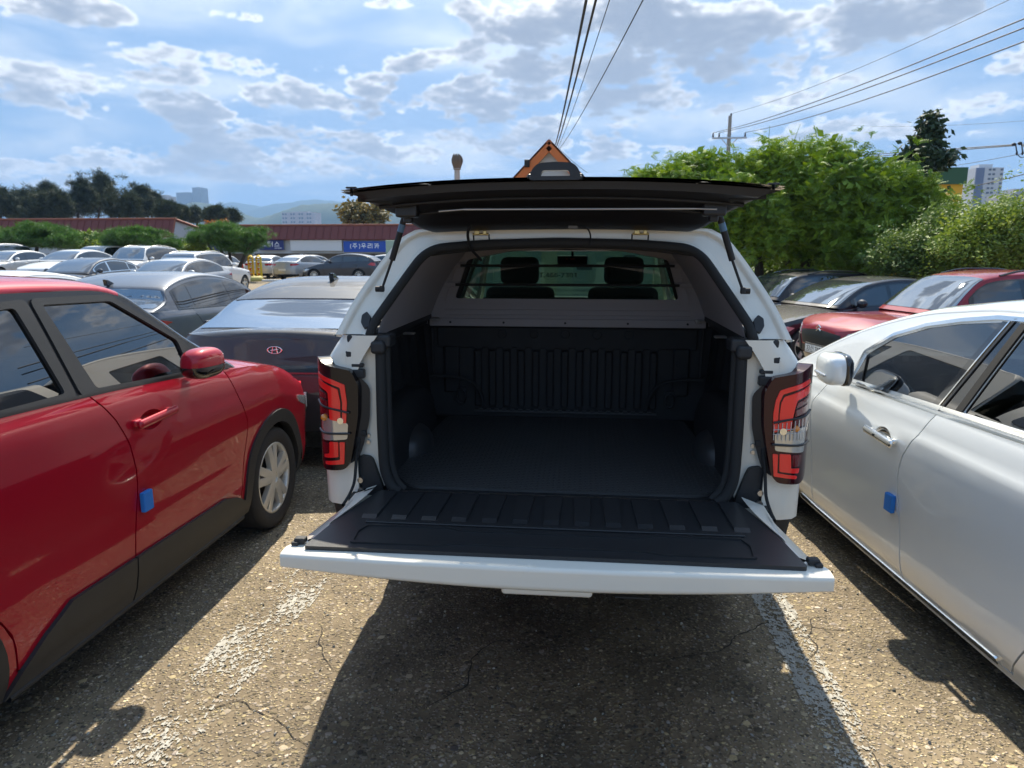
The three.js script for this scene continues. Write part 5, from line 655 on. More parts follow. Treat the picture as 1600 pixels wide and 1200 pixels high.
// ---------- the other cars of the yard ----------
{
  const dg = paint(.035, .034, .036, 0), bg = paint(.11, .125, .155, .5), silver = paint(.60, .62, .64, .4), white = paint(.74, .75, .75, .05), blk = paint(.010, .010, .018, 0), cherry = paint(.24, .002, .018, .08), navy = paint(.045, .055, .075, .4), champ = paint(.42, .44, .47, .4);
  const sA = kind('sedan', 4.80, 1.86, 1.455, { belt: .985, wb: 2.80, over: { tailPoly: (c, yT) => [[c.zr - .05, yT - .235], [c.zr + .5, yT - .262], [c.zr + .5, yT - .232], [c.zr + .1, yT - .19]] } }), sB = kind('sedan', 4.85, 1.83, 1.47), sC = kind('sedan', 4.6, 1.8, 1.44), uA = kind('suv', 4.6, 1.86, 1.69), uB = kind('suv', 4.75, 1.9, 1.76, { r: .36 }), hA = kind('hatch', 4.32, 1.8, 1.475), hB = kind('hatch', 4.55, 1.83, 1.56), cac = kind('suv', 4.16, 1.73, 1.56, { fo: .80, r: .325, belt: .985 });
  const G = 'cars parked in rows across the yard', at = (x, z) => [x, gy(x, z), z];
  const add = (key, sp, st, label, x, z, turn) => addCar(key, sp, { group: G, ...st }, label, x, gy(x, z), z, turn);
  // straight ahead on the left, tail towards us
  { const { o, c } = add('a', sA, { paint: dg, screen: phys(.50, .54, .58, .02, { metalness: .95 }), fin: true, finS: .62, finMat: M.gloss, glass: M.tint, group: undefined }, 'dark grey sedan seen from behind between the red car and the pickup', -2.32, -7.55, 0);
    const yT = c.top(c.a1); const ring = new THREE.TorusGeometry(1, .13, 8, 40).scale(.055, .027, .05), p = c.P(c.a1, yT - .075); part('emblem', [ring.translate(0, yT - .075, p[2] + .006), bar([-.022, yT - .10, p[2] + .008], [-.012, yT - .05, p[2] + .006], .005), bar([.022, yT - .10, p[2] + .008], [.012, yT - .05, p[2] + .006], .005), bar([-.03, yT - .078, p[2] + .008], [.03, yT - .07, p[2] + .008], .005)], M.chrome, o);
    part('light_bar', both(panel(rect(c.zr + .45, yT - .245, c.a1, yT - .19), c.P, { d: .06, off: .006, skirt: .008 })), M.gloss, o); part('light_strip', both(panel(rect(c.zr + .45, yT - .252, c.a1, yT - .240), c.P, { d: .06, off: .012, skirt: .01 })), std(.22, .012, .016, .3), o);
    part('rear_window_lip', tube([-.7, -.35, 0, .35, .7].map((v) => { const q = c.topMap(c.sR + .012, v * .95); return [q[0], q[1] + .004, q[2]]; }), .008, 20, 6), M.gloss, o); const lt = []; for (let i = 0; i < 5; i++) lt.push(box(.035, .026, .006, -.20 + i * .10, yT - .31, c.P(c.a1, yT - .31)[2] + .006)); part('model_letter', lt, M.chrome, o); }
  add('b', sC, { paint: bg, fin: true, finMat: M.gloss }, 'blue grey sedan with dark side windows, left of the dark grey sedan', -5.55, -9.5, 0);
  add('b', sC, { paint: white, fin: true }, 'white sedan of which only the roof shows behind the red car', -7.95, -9.7, 0);
  add('c', sB, { paint: champ }, 'silver sedan with a red tail lamp facing us, just beyond the blue grey sedan', -13.0, -21.4, Math.PI);
  add('d', uA, { paint: white, rails: M.alloy }, 'white crossover facing away, its front wheel left of the traffic cone', -15.5, -28.2, 0);
  add('e', sB, { paint: navy, trim: M.chrome }, 'dark sedan with bright chrome belt line, facing us at far left', -17.1, -22.9, Math.PI);
  add('f', uB, { paint: silver, rails: M.alloy }, 'silver estate car with roof rails in front of the second pruned pine', -20.4, -31, Math.PI);
  add('c', sB, { paint: white }, 'pale sedan left of the silver estate car in front of the pruned pines', -23.0, -30, Math.PI);
  add('g', uA, { paint: white }, 'white car in the rear row between the silver estate and the pale sedan', -25.6, -35.5, Math.PI);
  add('f', uB, { paint: champ }, 'silver car cut by the left edge of the picture in the rear row', -30.2, -33.5, Math.PI);
  add('b', sC, { paint: silver }, 'light silver sedan in the rear row right of the car at the picture edge', -27.4, -31.5, Math.PI);
  add('h', hA, { paint: white }, 'white hatchback with red lamps half hidden behind the third pruned pine', -21.9, -41.8, .12);
  add('b', sC, { paint: silver }, 'silver sedan just behind the two yellow posts, tail towards us', -20.0, -44.2, .05);
  add('c', sB, { paint: champ }, 'grey silver sedan showing a red tail lamp right of the yellow posts', -17.2, -43.2, -.22);
  add('i', hB, { paint: navy, rim: 'multi' }, 'dark blue crossover parked side on below the blue shop sign', -14.2, -40.9, Math.PI / 2);
  add('c', sB, { paint: white }, 'white car peeping out behind the tail of the dark blue crossover', -14.0, -47.5, Math.PI / 2 + .2);
  add('b', sC, { paint: white }, 'white car showing between the grey silver sedan and dark blue crossover', -18.9, -49.0, -.3);
  // on the right, noses to the left
  const T = 110 * R;
  { const { o, c } = add('k', cac, { paint: cherry, rails: M.gloss, handle: cherry, mirror: M.gloss, screen: M.tintBlue, group: undefined }, 'cherry red crossover with white number plate, nose towards the pickup, on the right', 5.30, -10.72, T - 8 * R);
    const zc = c.zc; part('bumper_panel', both(panel(round([[zc - .70, .40], [zc - .05, .42], [zc + .12, .55], [zc + .02, .645], [zc - .62, .635]], .05, 4), c.P, { d: .05, off: .012, skirt: .016 }))[0], M.plastic, o); part('bumper_panel', both(panel(round([[zc - .70, .40], [zc - .05, .42], [zc + .12, .55], [zc + .02, .645], [zc - .62, .635]], .05, 4), c.P, { d: .05, off: .012, skirt: .016 }))[1], M.plastic, o);
    for (const g of both(panel(round([[zc - .42, .53], [zc - .02, .54], [zc + .04, .61], [zc - .36, .61]], .02, 3), c.P, { d: .05, off: .017, skirt: .008 }))) part('fog_lamp', g, M.lamp, o);
    const chev = (y) => [bar([-.055, y - .035, 0], [0, y, 0], .010), bar([.055, y - .035, 0], [0, y, 0], .010)], p = c.P(c.a0, .76); part('emblem', [...chev(.80), ...chev(.755)].map((g) => g.translate(0, 0, p[2] - .012)), M.chrome, o);
    const t = canvasTex(512, 110, (g, w, h) => { g.fillStyle = '#eef0ee'; g.fillRect(0, 0, w, h); g.strokeStyle = '#222'; g.lineWidth = 7; g.strokeRect(6, 6, w - 12, h - 12); g.fillStyle = '#15171c'; g.font = 'bold 88px sans-serif'; g.textBaseline = 'middle'; g.fillText('33', 40, 58); g.fillText('7488', 262, 58); g.lineWidth = 9; g.strokeStyle = '#15171c'; for (const s of [[[158, 26], [196, 26], [196, 52], [160, 52], [160, 82], [200, 82]], [[226, 18], [226, 94]], [[206, 54], [226, 54]]]) { g.beginPath(); s.forEach(([x, y], i) => i ? g.lineTo(x, y) : g.moveTo(x, y)); g.stroke(); } });
    const pg = new THREE.PlaneGeometry(.52, .112).rotateY(Math.PI).translate(0, .465, c.zn - .022); part('plate_face', pg, new THREE.MeshStandardMaterial({ map: t, roughness: .5 }), o); part('plate_frame', box(.55, .135, .016, 0, .465, c.zn - .008, .006), M.black, o); }
  add('l', hA, { paint: blk, mirror: blk, group: undefined }, 'black hatchback nosing left, directly beyond the cherry red crossover', 4.72, -13.6, T);
  add('m', kind('suv', 4.5, 1.84, 1.56), { paint: blk, rails: M.gloss, group: undefined }, 'black tall car behind the black hatchback, closest to the vine trees', 4.5, -16.4, T);
}
// ---------- plants ----------
// at(px, py, z): the point at depth z seen at that place of a 1600 x 1200 picture, so that far things can be given real places and sizes
const VIEW = new THREE.Quaternion().setFromEuler(new THREE.Euler(-10.7 * R, 5.7 * R, 0, 'YXZ'));
function at(px, py, z) { const v = V((px - 800) / 1100, -(py - 600) / 1100, -1).applyQuaternion(VIEW); const t = z / v.z; return V(v.x * t, 1.70 + v.y * t, z); }
const clumps = {};
function clump(type) {
  if (clumps[type]) return clumps[type];
  const r = rng(type.length * 31 + 5), gs = [], n = { broad: 9, fine: 16, needle: 26, pinnate: 3 }[type];
  const leaf = (len, w, bend) => { const g = new THREE.BufferGeometry(); g.setAttribute('position', new THREE.Float32BufferAttribute([0, 0, 0, -w, bend * .4, len * .45, 0, -.02 * len, len * .5, w, bend * .4, len * .45, 0, bend, len], 3)); g.setIndex([0, 1, 2, 0, 2, 3, 1, 4, 2, 2, 4, 3]); g.computeVertexNormals(); return g; };
  for (let i = 0; i < n; i++) {
    const e = new THREE.Euler((r() - .5) * 2.6, r() * 6.28, (r() - .5) * 1.8), q = new THREE.Quaternion().setFromEuler(e), p = V(r() - .5, r() - .5, r() - .5).multiplyScalar(1.0);
    if (type === 'pinnate') { const st = []; for (let k = 0; k < 7; k++) for (const s of k === 6 ? [0] : [-1, 1]) { const l = leaf(.30, .075, -.05); l.rotateY(s * 1.15).translate(0, -.012 * k * k, k * .13); st.push(l); } const m = merge(st); m.applyQuaternion(q).translate(p.x * .5, p.y * .5, p.z * .5); gs.push(m); }
    else { const l = type === 'needle' ? leaf(.62, .03, .02) : type === 'fine' ? leaf(.26, .085, .03) : leaf(.55, .16, -.10); l.applyQuaternion(q).translate(p.x * (type === 'needle' ? .3 : .8), p.y * (type === 'needle' ? .3 : .8), p.z * (type === 'needle' ? .3 : .8)); gs.push(l); }
  }
  const g = merge(gs); g.computeVertexNormals(); return clumps[type] = g;
}
const leafMat = (r, g, b, t = .38) => new THREE.MeshPhysicalMaterial({ color: C3(r, g, b), roughness: .75, transmission: t, thickness: 0, side: THREE.DoubleSide });
// ellipsoids [x, y, z, rx, ry, rz]; leaf clumps sit mostly near their skins, with gaps, and hang at the lower edge
function crown(parent, ells, n, size, type, mat, seed, { hue = .25, hang = 0, shell = .45, spray = 0, holes = .12, floor = .1, lumps = 1 } = {}) {
  const r = rng(seed), ms = [], cs = [], q = new THREE.Quaternion(), tot = ells.map((e) => e[3] * e[4] + e[4] * e[5] + e[3] * e[5]), sum = tot.reduce((a, b) => a + b);
  let guard = 0;
  while (ms.length < n && guard++ < n * 12) {
    let k = r() * sum, i = 0; while ((k -= tot[i]) > 0 && i < ells.length - 1) i++; const e = ells[i];
    const u = r() * 2 - 1, t = r() * 6.2832, w = Math.sqrt(1 - u * u), dx = w * Math.cos(t), dy = u, dz = w * Math.sin(t);
    const lump = 1 + lumps * (.55 * noise(dx * 2.3 + e[0], dy * 2.3 + e[1], dz * 2.3 + seed) + .40 * noise(dx * 5.5 + e[0] * 2, dy * 5.5, dz * 5.5 + seed)), rad = lump * (1 - shell * r() ** 1.6) * (1 + spray * Math.max(0, dy) * r() ** 6);
    const x = e[0] + dx * e[3] * rad, y = e[1] + dy * e[4] * rad - (dy < 0 ? hang * r() ** 2 : 0), z = e[2] + dz * e[5] * rad;
    if (noise(x / size * .22, y / size * .22, z / size * .22 + seed) < -.5 + holes || y < floor + (floor > .5 ? .5 * noise(x * 1.3, z, 4) : 0)) continue;
    q.setFromEuler(new THREE.Euler((r() - .5) * 1.6, r() * 6.28, (r() - .5) * 1.2)); const s = size * (.6 + .8 * r()); ms.push(new THREE.Matrix4().compose(V(x, y, z), q, V(s, s, s)));
    const b = noise(x * .9, y * .9, z * .9 + 9) * .5 + r() - .5; cs.push(C3(clamp(1 + hue * b * 1.6, .3, 1.8), clamp(1 + hue * b, .4, 1.6), clamp(1 - hue * b * .4, .4, 1.5)));
  }
  const im = new THREE.InstancedMesh(clump(type), mat, ms.length); ms.forEach((m, i) => { im.setMatrixAt(i, m); im.setColorAt(i, cs[i]); }); im.name = 'crown'; im.userData.kind = 'stuff'; im.castShadow = im.receiveShadow = true; parent.add(im); return im;
}
const BARK = std(.055, .042, .032, .95, { bumpMap: grain(3), bumpScale: .02 });
function limb(pts, r0, r1, rs = 9) { const c = new THREE.CatmullRomCurve3(pts.map((p) => p.isVector3 ? p : V(...p))), n = 22, g = new THREE.TubeGeometry(c, n, 1, rs), P = g.attributes.position; for (let i = 0; i <= n; i++) { const o = c.getPointAt(i / n), k = lerp(r0, r1, i / n) * (1 + .10 * noise(i * .7, r0 * 50, 3)); for (let j = 0; j <= rs; j++) { const a = i * (rs + 1) + j; P.setXYZ(a, o.x + (P.getX(a) - o.x) * k, o.y + (P.getY(a) - o.y) * k, o.z + (P.getZ(a) - o.z) * k); } } g.computeVertexNormals(); return g; }
function plant(name, label, cat, base, ells, n, size, type, mat, seed, trunks, o = {}, group) {
  const t = thing(name, label, cat, [base.x, gy(base.x, base.z), base.z], 0, group), rel = (p) => V(p[0] - base.x, p[1] - gy(base.x, base.z), p[2] - base.z);
  if (trunks?.length) trunks.forEach((k) => part(k.n ?? 'trunk', limb(k.p.map(rel), k.r0, k.r1), BARK, t));
  if (o.core) crown(t, ells.map((e) => [e[0] - base.x, e[1] - gy(base.x, base.z), e[2] - base.z, e[3] * .74, e[4] * .70, e[5] * .74]), o.core, size * 2.4, 'broad', o.coreMat ?? mat, seed + 500, { shell: .7, hue: .1, floor: o.floor ?? .1, lumps: .3 });
  crown(t, ells.map((e) => [e[0] - base.x, e[1] - gy(base.x, base.z), e[2] - base.z, e[3], e[4], e[5]]), n, size, type, mat, seed, o);
  return t;
}
const E = (z, px, py, rx, ry, k = .8) => { const p = at(px, py, z), s = -z / 1100; return [p.x, p.y, p.z, rx * s, ry * s, Math.min(rx, 90) * s * k]; };
{
  const VINE = leafMat(.21, .33, .012, .36), VINE2 = leafMat(.16, .27, .012, .32), CORE = leafMat(.19, .30, .012, .30), DARK = leafMat(.030, .062, .020, .22), OLIVE = leafMat(.25, .34, .040, .42), PINE = leafMat(.085, .20, .022, .34), FAR = leafMat(.042, .060, .020, .20), YEL = leafMat(.20, .15, .025, .35), ORG = leafMat(.34, .13, .02, .35), LIME = leafMat(.17, .27, .025, .45);
  const foot = (px, z) => { const p = at(px, 500, z); return V(p.x, 0, z); }, tr = (px0, px1, py, z, r0 = .19, dz = 0) => { const a = foot(px0, z), b = at(px1, py, z + dz); return { r0, r1: r0 * .45, p: [[a.x, -.1, z], [lerp(a.x, b.x, .25) + .06, b.y * .35, z + dz * .4], [lerp(a.x, b.x, .7) - .05, b.y * .7, z + dz * .7], [b.x, b.y, z + dz]] }; };
  const z = -19.5, lobes = (zz, l, n, seed) => { const r = rng(seed), out = [...l]; for (let i = 0; i < n; i++) { const e = l[(r() * l.length) | 0], t = r() * 6.2832, u = r() * 1.5 - .5, w = Math.sqrt(Math.max(0, 1 - u * u)); out.push([e[0] + w * Math.cos(t) * e[3] * .95, e[1] + u * e[4] * .95, e[2] + w * Math.sin(t) * e[5] * .95, e[3] * (.18 + .2 * r()), e[4] * (.2 + .22 * r()), e[5] * (.18 + .2 * r())]); } return out; };
  plant('vine_covered_tree', 'vine covered tree left of the others, partly behind the raised hatch', 'tree', foot(1120, z), lobes(z, [E(z, 1040, 284, 42, 18), E(z, 1098, 264, 34, 22), E(z, 1105, 304, 84, 34), E(z, 1130, 345, 78, 50), E(z, 1060, 330, 70, 45)], 26, 81), 11500, .17, 'pinnate', VINE, 11, [tr(1180, 1120, 330, z, .17), tr(1178, 1190, 320, z, .15)], { hang: .3, spray: .6, hue: .45, core: 900, coreMat: CORE, floor: 1.62, lumps: 1.5 });
  plant('vine_covered_tree', 'broad vine covered tree in the middle with two dark trunks', 'tree', foot(1270, z), lobes(z, [E(z, 1190, 290, 58, 36), E(z, 1262, 280, 60, 42), E(z, 1215, 342, 82, 52), E(z, 1290, 340, 80, 56), E(z, 1240, 310, 100, 60)], 26, 82), 15000, .17, 'pinnate', VINE, 12, [tr(1266, 1240, 330, z, .27), tr(1303, 1310, 330, z, .24), tr(1268, 1200, 350, z, .12)], { hang: .3, spray: .45, hue: .45, core: 1200, coreMat: CORE, floor: 1.6, lumps: 1.5 });
  plant('vine_covered_tree', 'vine covered tree on the right sloping down to the olive shrubs', 'tree', foot(1370, z + .8), lobes(z + .8, [E(z + .8, 1335, 300, 56, 48), E(z + .8, 1385, 330, 58, 46), E(z + .8, 1430, 362, 48, 40), E(z + .8, 1350, 365, 76, 52)], 26, 83), 11500, .17, 'pinnate', VINE2, 13, [tr(1372, 1345, 350, z + .8, .15), tr(1390, 1430, 360, z + .8, .12)], { hang: .4, spray: .5, hue: .45, core: 900, coreMat: CORE, floor: 1.15, lumps: 1.5 });
  // long runners standing out of the vines
  { const t = [], r = rng(8); for (let i = 0; i < 16; i++) { const px = 1110 + 270 * r(), py = 250 + 60 * Math.abs(px - 1240) / 150, a = at(px, py + 10, z), h = .5 + .8 * r(), dx = (r() - .5) * .9; t.push(limb([[a.x, a.y, a.z], [a.x + dx * .4, a.y + h * .6, a.z + .1], [a.x + dx, a.y + h, a.z]], .012, .005, 4)); } solo('vine_runner', merge(t), VINE2, 'thin vine shoots standing up out of the vine covered trees', 'vine shoots').userData.kind = 'stuff'; }
  plant('column_tree', 'dark narrow evergreen tree rising above the vines at right', 'tree', foot(1440, -23), [E(-23, 1448, 222, 16, 32), E(-23, 1438, 258, 30, 32), E(-23, 1462, 265, 24, 28), E(-23, 1440, 300, 50, 36), E(-23, 1458, 330, 40, 40), E(-23, 1434, 345, 36, 40), E(-23, 1452, 200, 7, 15), E(-23, 1464, 190, 5, 12), E(-23, 1450, 186, 5, 10)], 1500, .34, 'broad', DARK, 21, [{ r0: .12, r1: .03, p: [[foot(1440, -23).x, 0, -23], [at(1440, 320, -23).x, at(1440, 320, -23).y, -23], [at(1445, 240, -23).x, at(1445, 240, -23).y, -23], [at(1455, 180, -23).x, at(1455, 180, -23).y, -23]] }], { shell: .8, hue: .35, holes: .30 });
  plant('shrub', 'pale olive shrub with loose twigs at the right edge of the picture', 'shrub', foot(1560, -15), [E(-15, 1560, 368, 60, 46), E(-15, 1600, 390, 60, 60), E(-15, 1520, 395, 60, 40)], 2600, .26, 'fine', OLIVE, 31, [tr(1560, 1540, 370, -15, .05), tr(1560, 1590, 360, -15, .05)], { spray: .9, hue: .3, shell: .8 });
  plant('shrub', 'grey green shrub left of the pale olive shrub, behind the cherry red crossover', 'shrub', foot(1440, -16), [E(-16, 1440, 398, 60, 36), E(-16, 1490, 372, 44, 38), E(-16, 1400, 408, 36, 22), E(-16, 1475, 410, 60, 30)], 2300, .26, 'fine', leafMat(.15, .23, .045, .38), 32, [tr(1450, 1420, 390, -16, .05), tr(1455, 1490, 370, -16, .05)], { spray: .9, hue: .3, shell: .8 });
  plant('shrub', 'lime green bush under the vine trees, just above the black car roofs', 'shrub', foot(1228, -21), [E(-21, 1228, 424, 42, 16), E(-21, 1205, 428, 24, 14)], 700, .28, 'broad', LIME, 33, null, { hue: .3, shell: .9 });
  plant('shrub', 'lime green bush between the trunks behind the black hatchback', 'shrub', foot(1340, -23), [E(-23, 1336, 414, 40, 18), E(-23, 1310, 418, 30, 14)], 700, .30, 'broad', LIME, 34, null, { hue: .3, shell: .9 });
  { const g = thing('far_bushes', 'hazy bushes in the distance below the vine trees', 'bushes', [0, 0, 0]); g.userData.kind = 'stuff'; const es = []; for (let i = 0; i < 22; i++) es.push(E(-62, 1140 + i * 24, 415 + 10 * Math.sin(i * 2.1), 26, 24)); crown(g, es, 3000, .9, 'broad', leafMat(.07, .11, .04, .3), 35, { hue: .3 }); }
  // cloud-pruned pines of the yard
  const PG = 'pruned pines in a row across the yard', pad = (zz, l) => l.map(([px, py, rx, ry]) => E(zz, px, py, rx, ry, .9));
  plant('pruned_pine', 'dome shaped pruned pine at the far left edge of the yard', 'pine tree', foot(60, -37), pad(-37, [[60, 368, 56, 15], [30, 376, 40, 11], [92, 377, 32, 11], [64, 360, 36, 11]]), 2100, .34, 'needle', PINE, 41, [tr(62, 60, 372, -37, .16)], { shell: .5, hue: .25, holes: .02 });
  plant('pruned_pine', 'flat pruned pine with a lower right pad, second from left', 'pine tree', foot(218, -37), pad(-37, [[205, 370, 46, 11], [232, 369, 34, 10], [262, 381, 24, 8], [185, 377, 26, 8], [215, 364, 26, 8]]), 2000, .32, 'needle', PINE, 42, [tr(225, 210, 372, -37, .14), tr(228, 262, 382, -37, .08)], { shell: .5, hue: .25, holes: .04 });
  plant('pruned_pine', 'umbrella shaped pruned pine with forked trunks beside the yellow posts', 'pine tree', foot(366, -38.5), pad(-38.5, [[355, 366, 52, 12], [320, 372, 26, 9], [392, 374, 26, 12], [350, 358, 30, 9], [372, 384, 34, 10]]), 2300, .32, 'needle', PINE, 43, [tr(368, 340, 372, -38.5, .15), tr(366, 358, 370, -38.5, .12), tr(372, 392, 378, -38.5, .13, .5), tr(368, 322, 376, -38.5, .08)], { shell: .5, hue: .25, holes: .04 });
  for (const [px, py, rx, ry, lab, m, s] of [[136, 376, 20, 14, 'small yellow green bush between the first and second pruned pines', LIME, 51], [150, 384, 24, 10, 'low olive bush in front of the second pruned pine', OLIVE, 52], [300, 388, 26, 9, 'low olive bush between the second and third pruned pines', OLIVE, 53]]) plant('bush', lab, 'bush', foot(px, -39), [E(-39, px, py, rx, ry)], 420, .30, 'broad', m, s, null, { shell: .9, hue: .3 });
  // woods behind the red roofs
  const ORD = ['first', 'second', 'third', 'fourth', 'fifth', 'sixth', 'seventh', 'eighth', 'ninth', 'tenth', 'eleventh', 'twelfth', 'thirteenth', 'fourteenth', 'fifteenth', 'last']; const WG = 'dark pines behind the red roofed sheds'; const W = [[4, 314, 26, 20], [38, 315, 26, 19], [74, 310, 19, 24], [92, 318, 18, 20], [126, 303, 21, 28], [158, 300, 24, 30], [190, 305, 24, 27], [218, 312, 20, 24], [240, 316, 18, 18], [262, 327, 16, 12], [286, 333, 16, 10], [310, 334, 16, 9], [336, 333, 16, 10], [360, 337, 12, 8], [20, 322, 26, 20], [58, 322, 24, 20]];
  W.forEach(([px, py, rx, ry], i) => plant('far_pine', ORD[[...W].sort((p, q) => p[0] - q[0]).findIndex((p) => p[0] === px)] + ' dark pine from the left in the wood behind the red roofed sheds', 'pine tree', foot(px, -112 - (i % 3) * 7), [E(-112 - (i % 3) * 7, px, py, rx, ry), E(-112 - (i % 3) * 7, px + rx * .4, py + ry * .5, rx * .8, ry * .8), E(-112 - (i % 3) * 7, px - rx * .5, py + ry * .6, rx * .7, ry * .7), E(-112 - (i % 3) * 7, px + rx * .1, py - ry * .35, rx * .55, ry * .6)], 760, 1.1, 'needle', FAR, 60 + i, [tr(px, px, py, -112 - (i % 3) * 7, .3)], { shell: .8, hue: .4, holes: .22, lumps: 1.1 }, WG));
  plant('far_tree', 'yellowing round tree behind the shed roof, left of the raised hatch', 'tree', foot(566, -84), [E(-84, 566, 338, 34, 17), E(-84, 560, 328, 20, 12), E(-84, 585, 336, 18, 12)], 900, .85, 'broad', YEL, 81, [tr(566, 566, 335, -84, .2)], { shell: .7, hue: .5 });
  plant('far_tree', 'small orange tree peeping over the shed roof behind the third pruned pine', 'tree', foot(336, -84), [E(-84, 338, 349, 15, 2.4), E(-84, 350, 346, 5, 2.4)], 150, .5, 'broad', ORG, 82, [tr(340, 340, 345, -84, .15)], { shell: .8, hue: .4 });
}
// ---------- sheds, towers, hills, poles and wires ----------
{
  const ROOF = std(.16, .045, .040, .75), TRIMR = std(.26, .085, .05, .6), WALL = std(.52, .54, .56, .8), SHADE = std(.45, .44, .42, .9), ORANGE = std(.62, .16, .035, .55), CONC = std(.30, .29, .27, .85);
  const HAN = { '주': [[[.18, .10], [.82, .10]], [[.5, .10], [.5, .2], [.2, .46]], [[.5, .2], [.8, .46]], [[.06, .60], [.94, .60]], [[.5, .60], [.5, .96]]], '우': ['o', [[.06, .60], [.94, .60]], [[.5, .60], [.5, .96]]], '리': [[[.08, .12], [.58, .12], [.58, .46], [.10, .46], [.10, .84], [.64, .80]], [[.84, .04], [.84, .96]]], '카': [[[.06, .16], [.54, .16], [.50, .5], [.14, .90]], [[.10, .48], [.50, .46]], [[.74, .04], [.74, .96]], [[.74, .46], [.96, .46]]], '모': [[[.2, .08], [.8, .08], [.8, .44], [.2, .44], [.2, .08]], [[.5, .48], [.5, .80]], [[.06, .84], [.94, .84]]], '터': [[[.56, .10], [.10, .10], [.10, .84], [.58, .84]], [[.10, .46], [.52, .46]], [[.88, .04], [.88, .96]], [[.62, .46], [.88, .46]]], '스': [[[.5, .08], [.46, .3], [.12, .62]], [[.5, .16], [.88, .62]], [[.06, .86], [.94, .86]]] };
  const sign = (w, h, text, bgc, sub) => canvasTex(1024, Math.round(1024 * h / w), (g, W, H) => { g.fillStyle = bgc; g.fillRect(0, 0, W, H); const s = H * .50; let x = W * .08; g.strokeStyle = g.fillStyle = '#e9ecf0'; g.lineWidth = s * .13; for (const c of text) { if (HAN[c]) { for (const p of HAN[c]) { g.beginPath(); if (p === 'o') g.ellipse(x + s * .5, H * .18 + s * .26, s * .26, s * .22, 0, 0, 7); else p.forEach(([a, b], i) => i ? g.lineTo(x + a * s, H * .18 + b * s) : g.moveTo(x + a * s, H * .18 + b * s)); g.stroke(); } x += s * 1.18; } else { g.font = `bold ${s}px sans-serif`; g.fillText(c, x, H * .18 + s * .86); x += s * .42; } } if (sub) { g.fillRect(W * .62, H * .78, W * .30, H * .05); } });
  // a shed runs along x from xa to xb with its front at z
  const shed = (label, xa, xb, z, ridge, eave, depth) => { const t = thing('market_shed', label, 'shed', [(xa + xb) / 2, 0, z]), L = xb - xa;
    const run = .62, slope = (y0, z0, y1, z1) => { const l = Math.hypot(y1 - y0, z1 - z0), an = Math.atan2(y0 - y1, z1 - z0), g = new THREE.BoxGeometry(L + .5, .10, l), rb = []; for (let x = -L / 2; x < L / 2; x += .62) rb.push(new THREE.BoxGeometry(.05, .05, l).translate(x, .07, 0)); const m = merge(rb); for (const k of [g, m]) k.rotateX(an).translate(0, (y0 + y1) / 2, (z0 + z1) / 2); const q = part('roof', g, ROOF, t); part('roof_seam', m, ROOF, q).userData.kind = 'stuff'; };
    slope(ridge, -run + .45, eave, .45); slope(ridge, -run + .45, eave, -depth - .4);
    part('ridge_cap', box(L + .6, .14, .26, 0, ridge + .06, -run + .45, .04), TRIMR, t); const shp = new THREE.Shape([[-depth, 0], [0, 0], [.2, eave + .1], [-run + .45, ridge - .08], [-depth, eave + .1]].map((p) => new THREE.Vector2(...p)));
    for (const s of [-1, 1]) { const g = new THREE.ExtrudeGeometry(shp, { depth: .2, bevelEnabled: false }).rotateY(-Math.PI / 2).translate(s * (L / 2 - .1) + .1, 0, 0); g.scale(1, 1, 1); const gg = g; part('gable_wall', gg, WALL, t); for (const e of [.45, -depth - .4]) part('barge_board', bar([s * (L / 2 + .22), ridge + .02, -run + .45], [s * (L / 2 + .22), eave, e], .09, 4), TRIMR, t); }
    part('fascia_wall', box(L, eave - 1.55, .14, 0, (eave + 1.55) / 2 - .05, -.07), WALL, t); part('shop_back', box(L - .5, 1.7, .1, 0, .85, -2.6), SHADE, t); for (let x = -L / 2 + .1; x <= L / 2; x += 4.2) part('shop_post', box(.22, 1.6, .22, x, .8, -.12), SHADE, t); for (let i = 0; i < Math.floor(L / 4.2); i++) if (i % 2) part('shutter', box(3.9, 1.5, .06, -L / 2 + 2.2 + i * 4.2, .78, -.5), std(.16, .15, .14, .7), t); return t; };
  shed('long red roofed shed at far left with a white gable end', -66, at(268, 345, -56).x, -56, 4.25, 2.85, 8.5);
  shed('long red roofed shed with blue shop signs behind the parked cars', at(300, 352, -56).x, 9, -57.5, 3.75, 2.62, 7);
  const board = (px0, px1, py0, py1, z, tex, label, nm = 'shop_sign') => { const a = at(px0, py1, z), b = at(px1, py0, z), w = b.x - a.x, h = b.y - a.y, t = thing(nm, label, 'sign', [(a.x + b.x) / 2, a.y, z]); part('board', box(w, h, .12, 0, h / 2, -.07), std(.3, .32, .36, .6), t); const g = new THREE.PlaneGeometry(w - .02, h - .02).translate(0, h / 2, 0); part('sign_face', g, tex.isTexture ? new THREE.MeshStandardMaterial({ map: tex, roughness: .5 }) : tex, t); return t; };
  board(537, 660, 376.5, 394, -57.2, sign(6.4, .9, '(주)우리카', '#1c4fae', 1), 'bright blue shop sign with white lettering, nearest the pickup'); board(405, 443, 374, 391, -57.2, sign(2.0, .9, '모터스', '#21306f', 1), 'dark blue shop sign right behind the third pruned pine'); board(296, 340, 376, 394, -57.2, std(.05, .06, .15, .6), 'dark blue shop sign left of the third pruned pine'); board(454, 534, 375, 392, -57.2, std(.66, .68, .70, .6), 'blank white shop sign between the two blue signs'); board(108, 160, 370, 389, -55.7, std(.03, .10, .36, .5), 'blue shop sign between the first and second pruned pines');
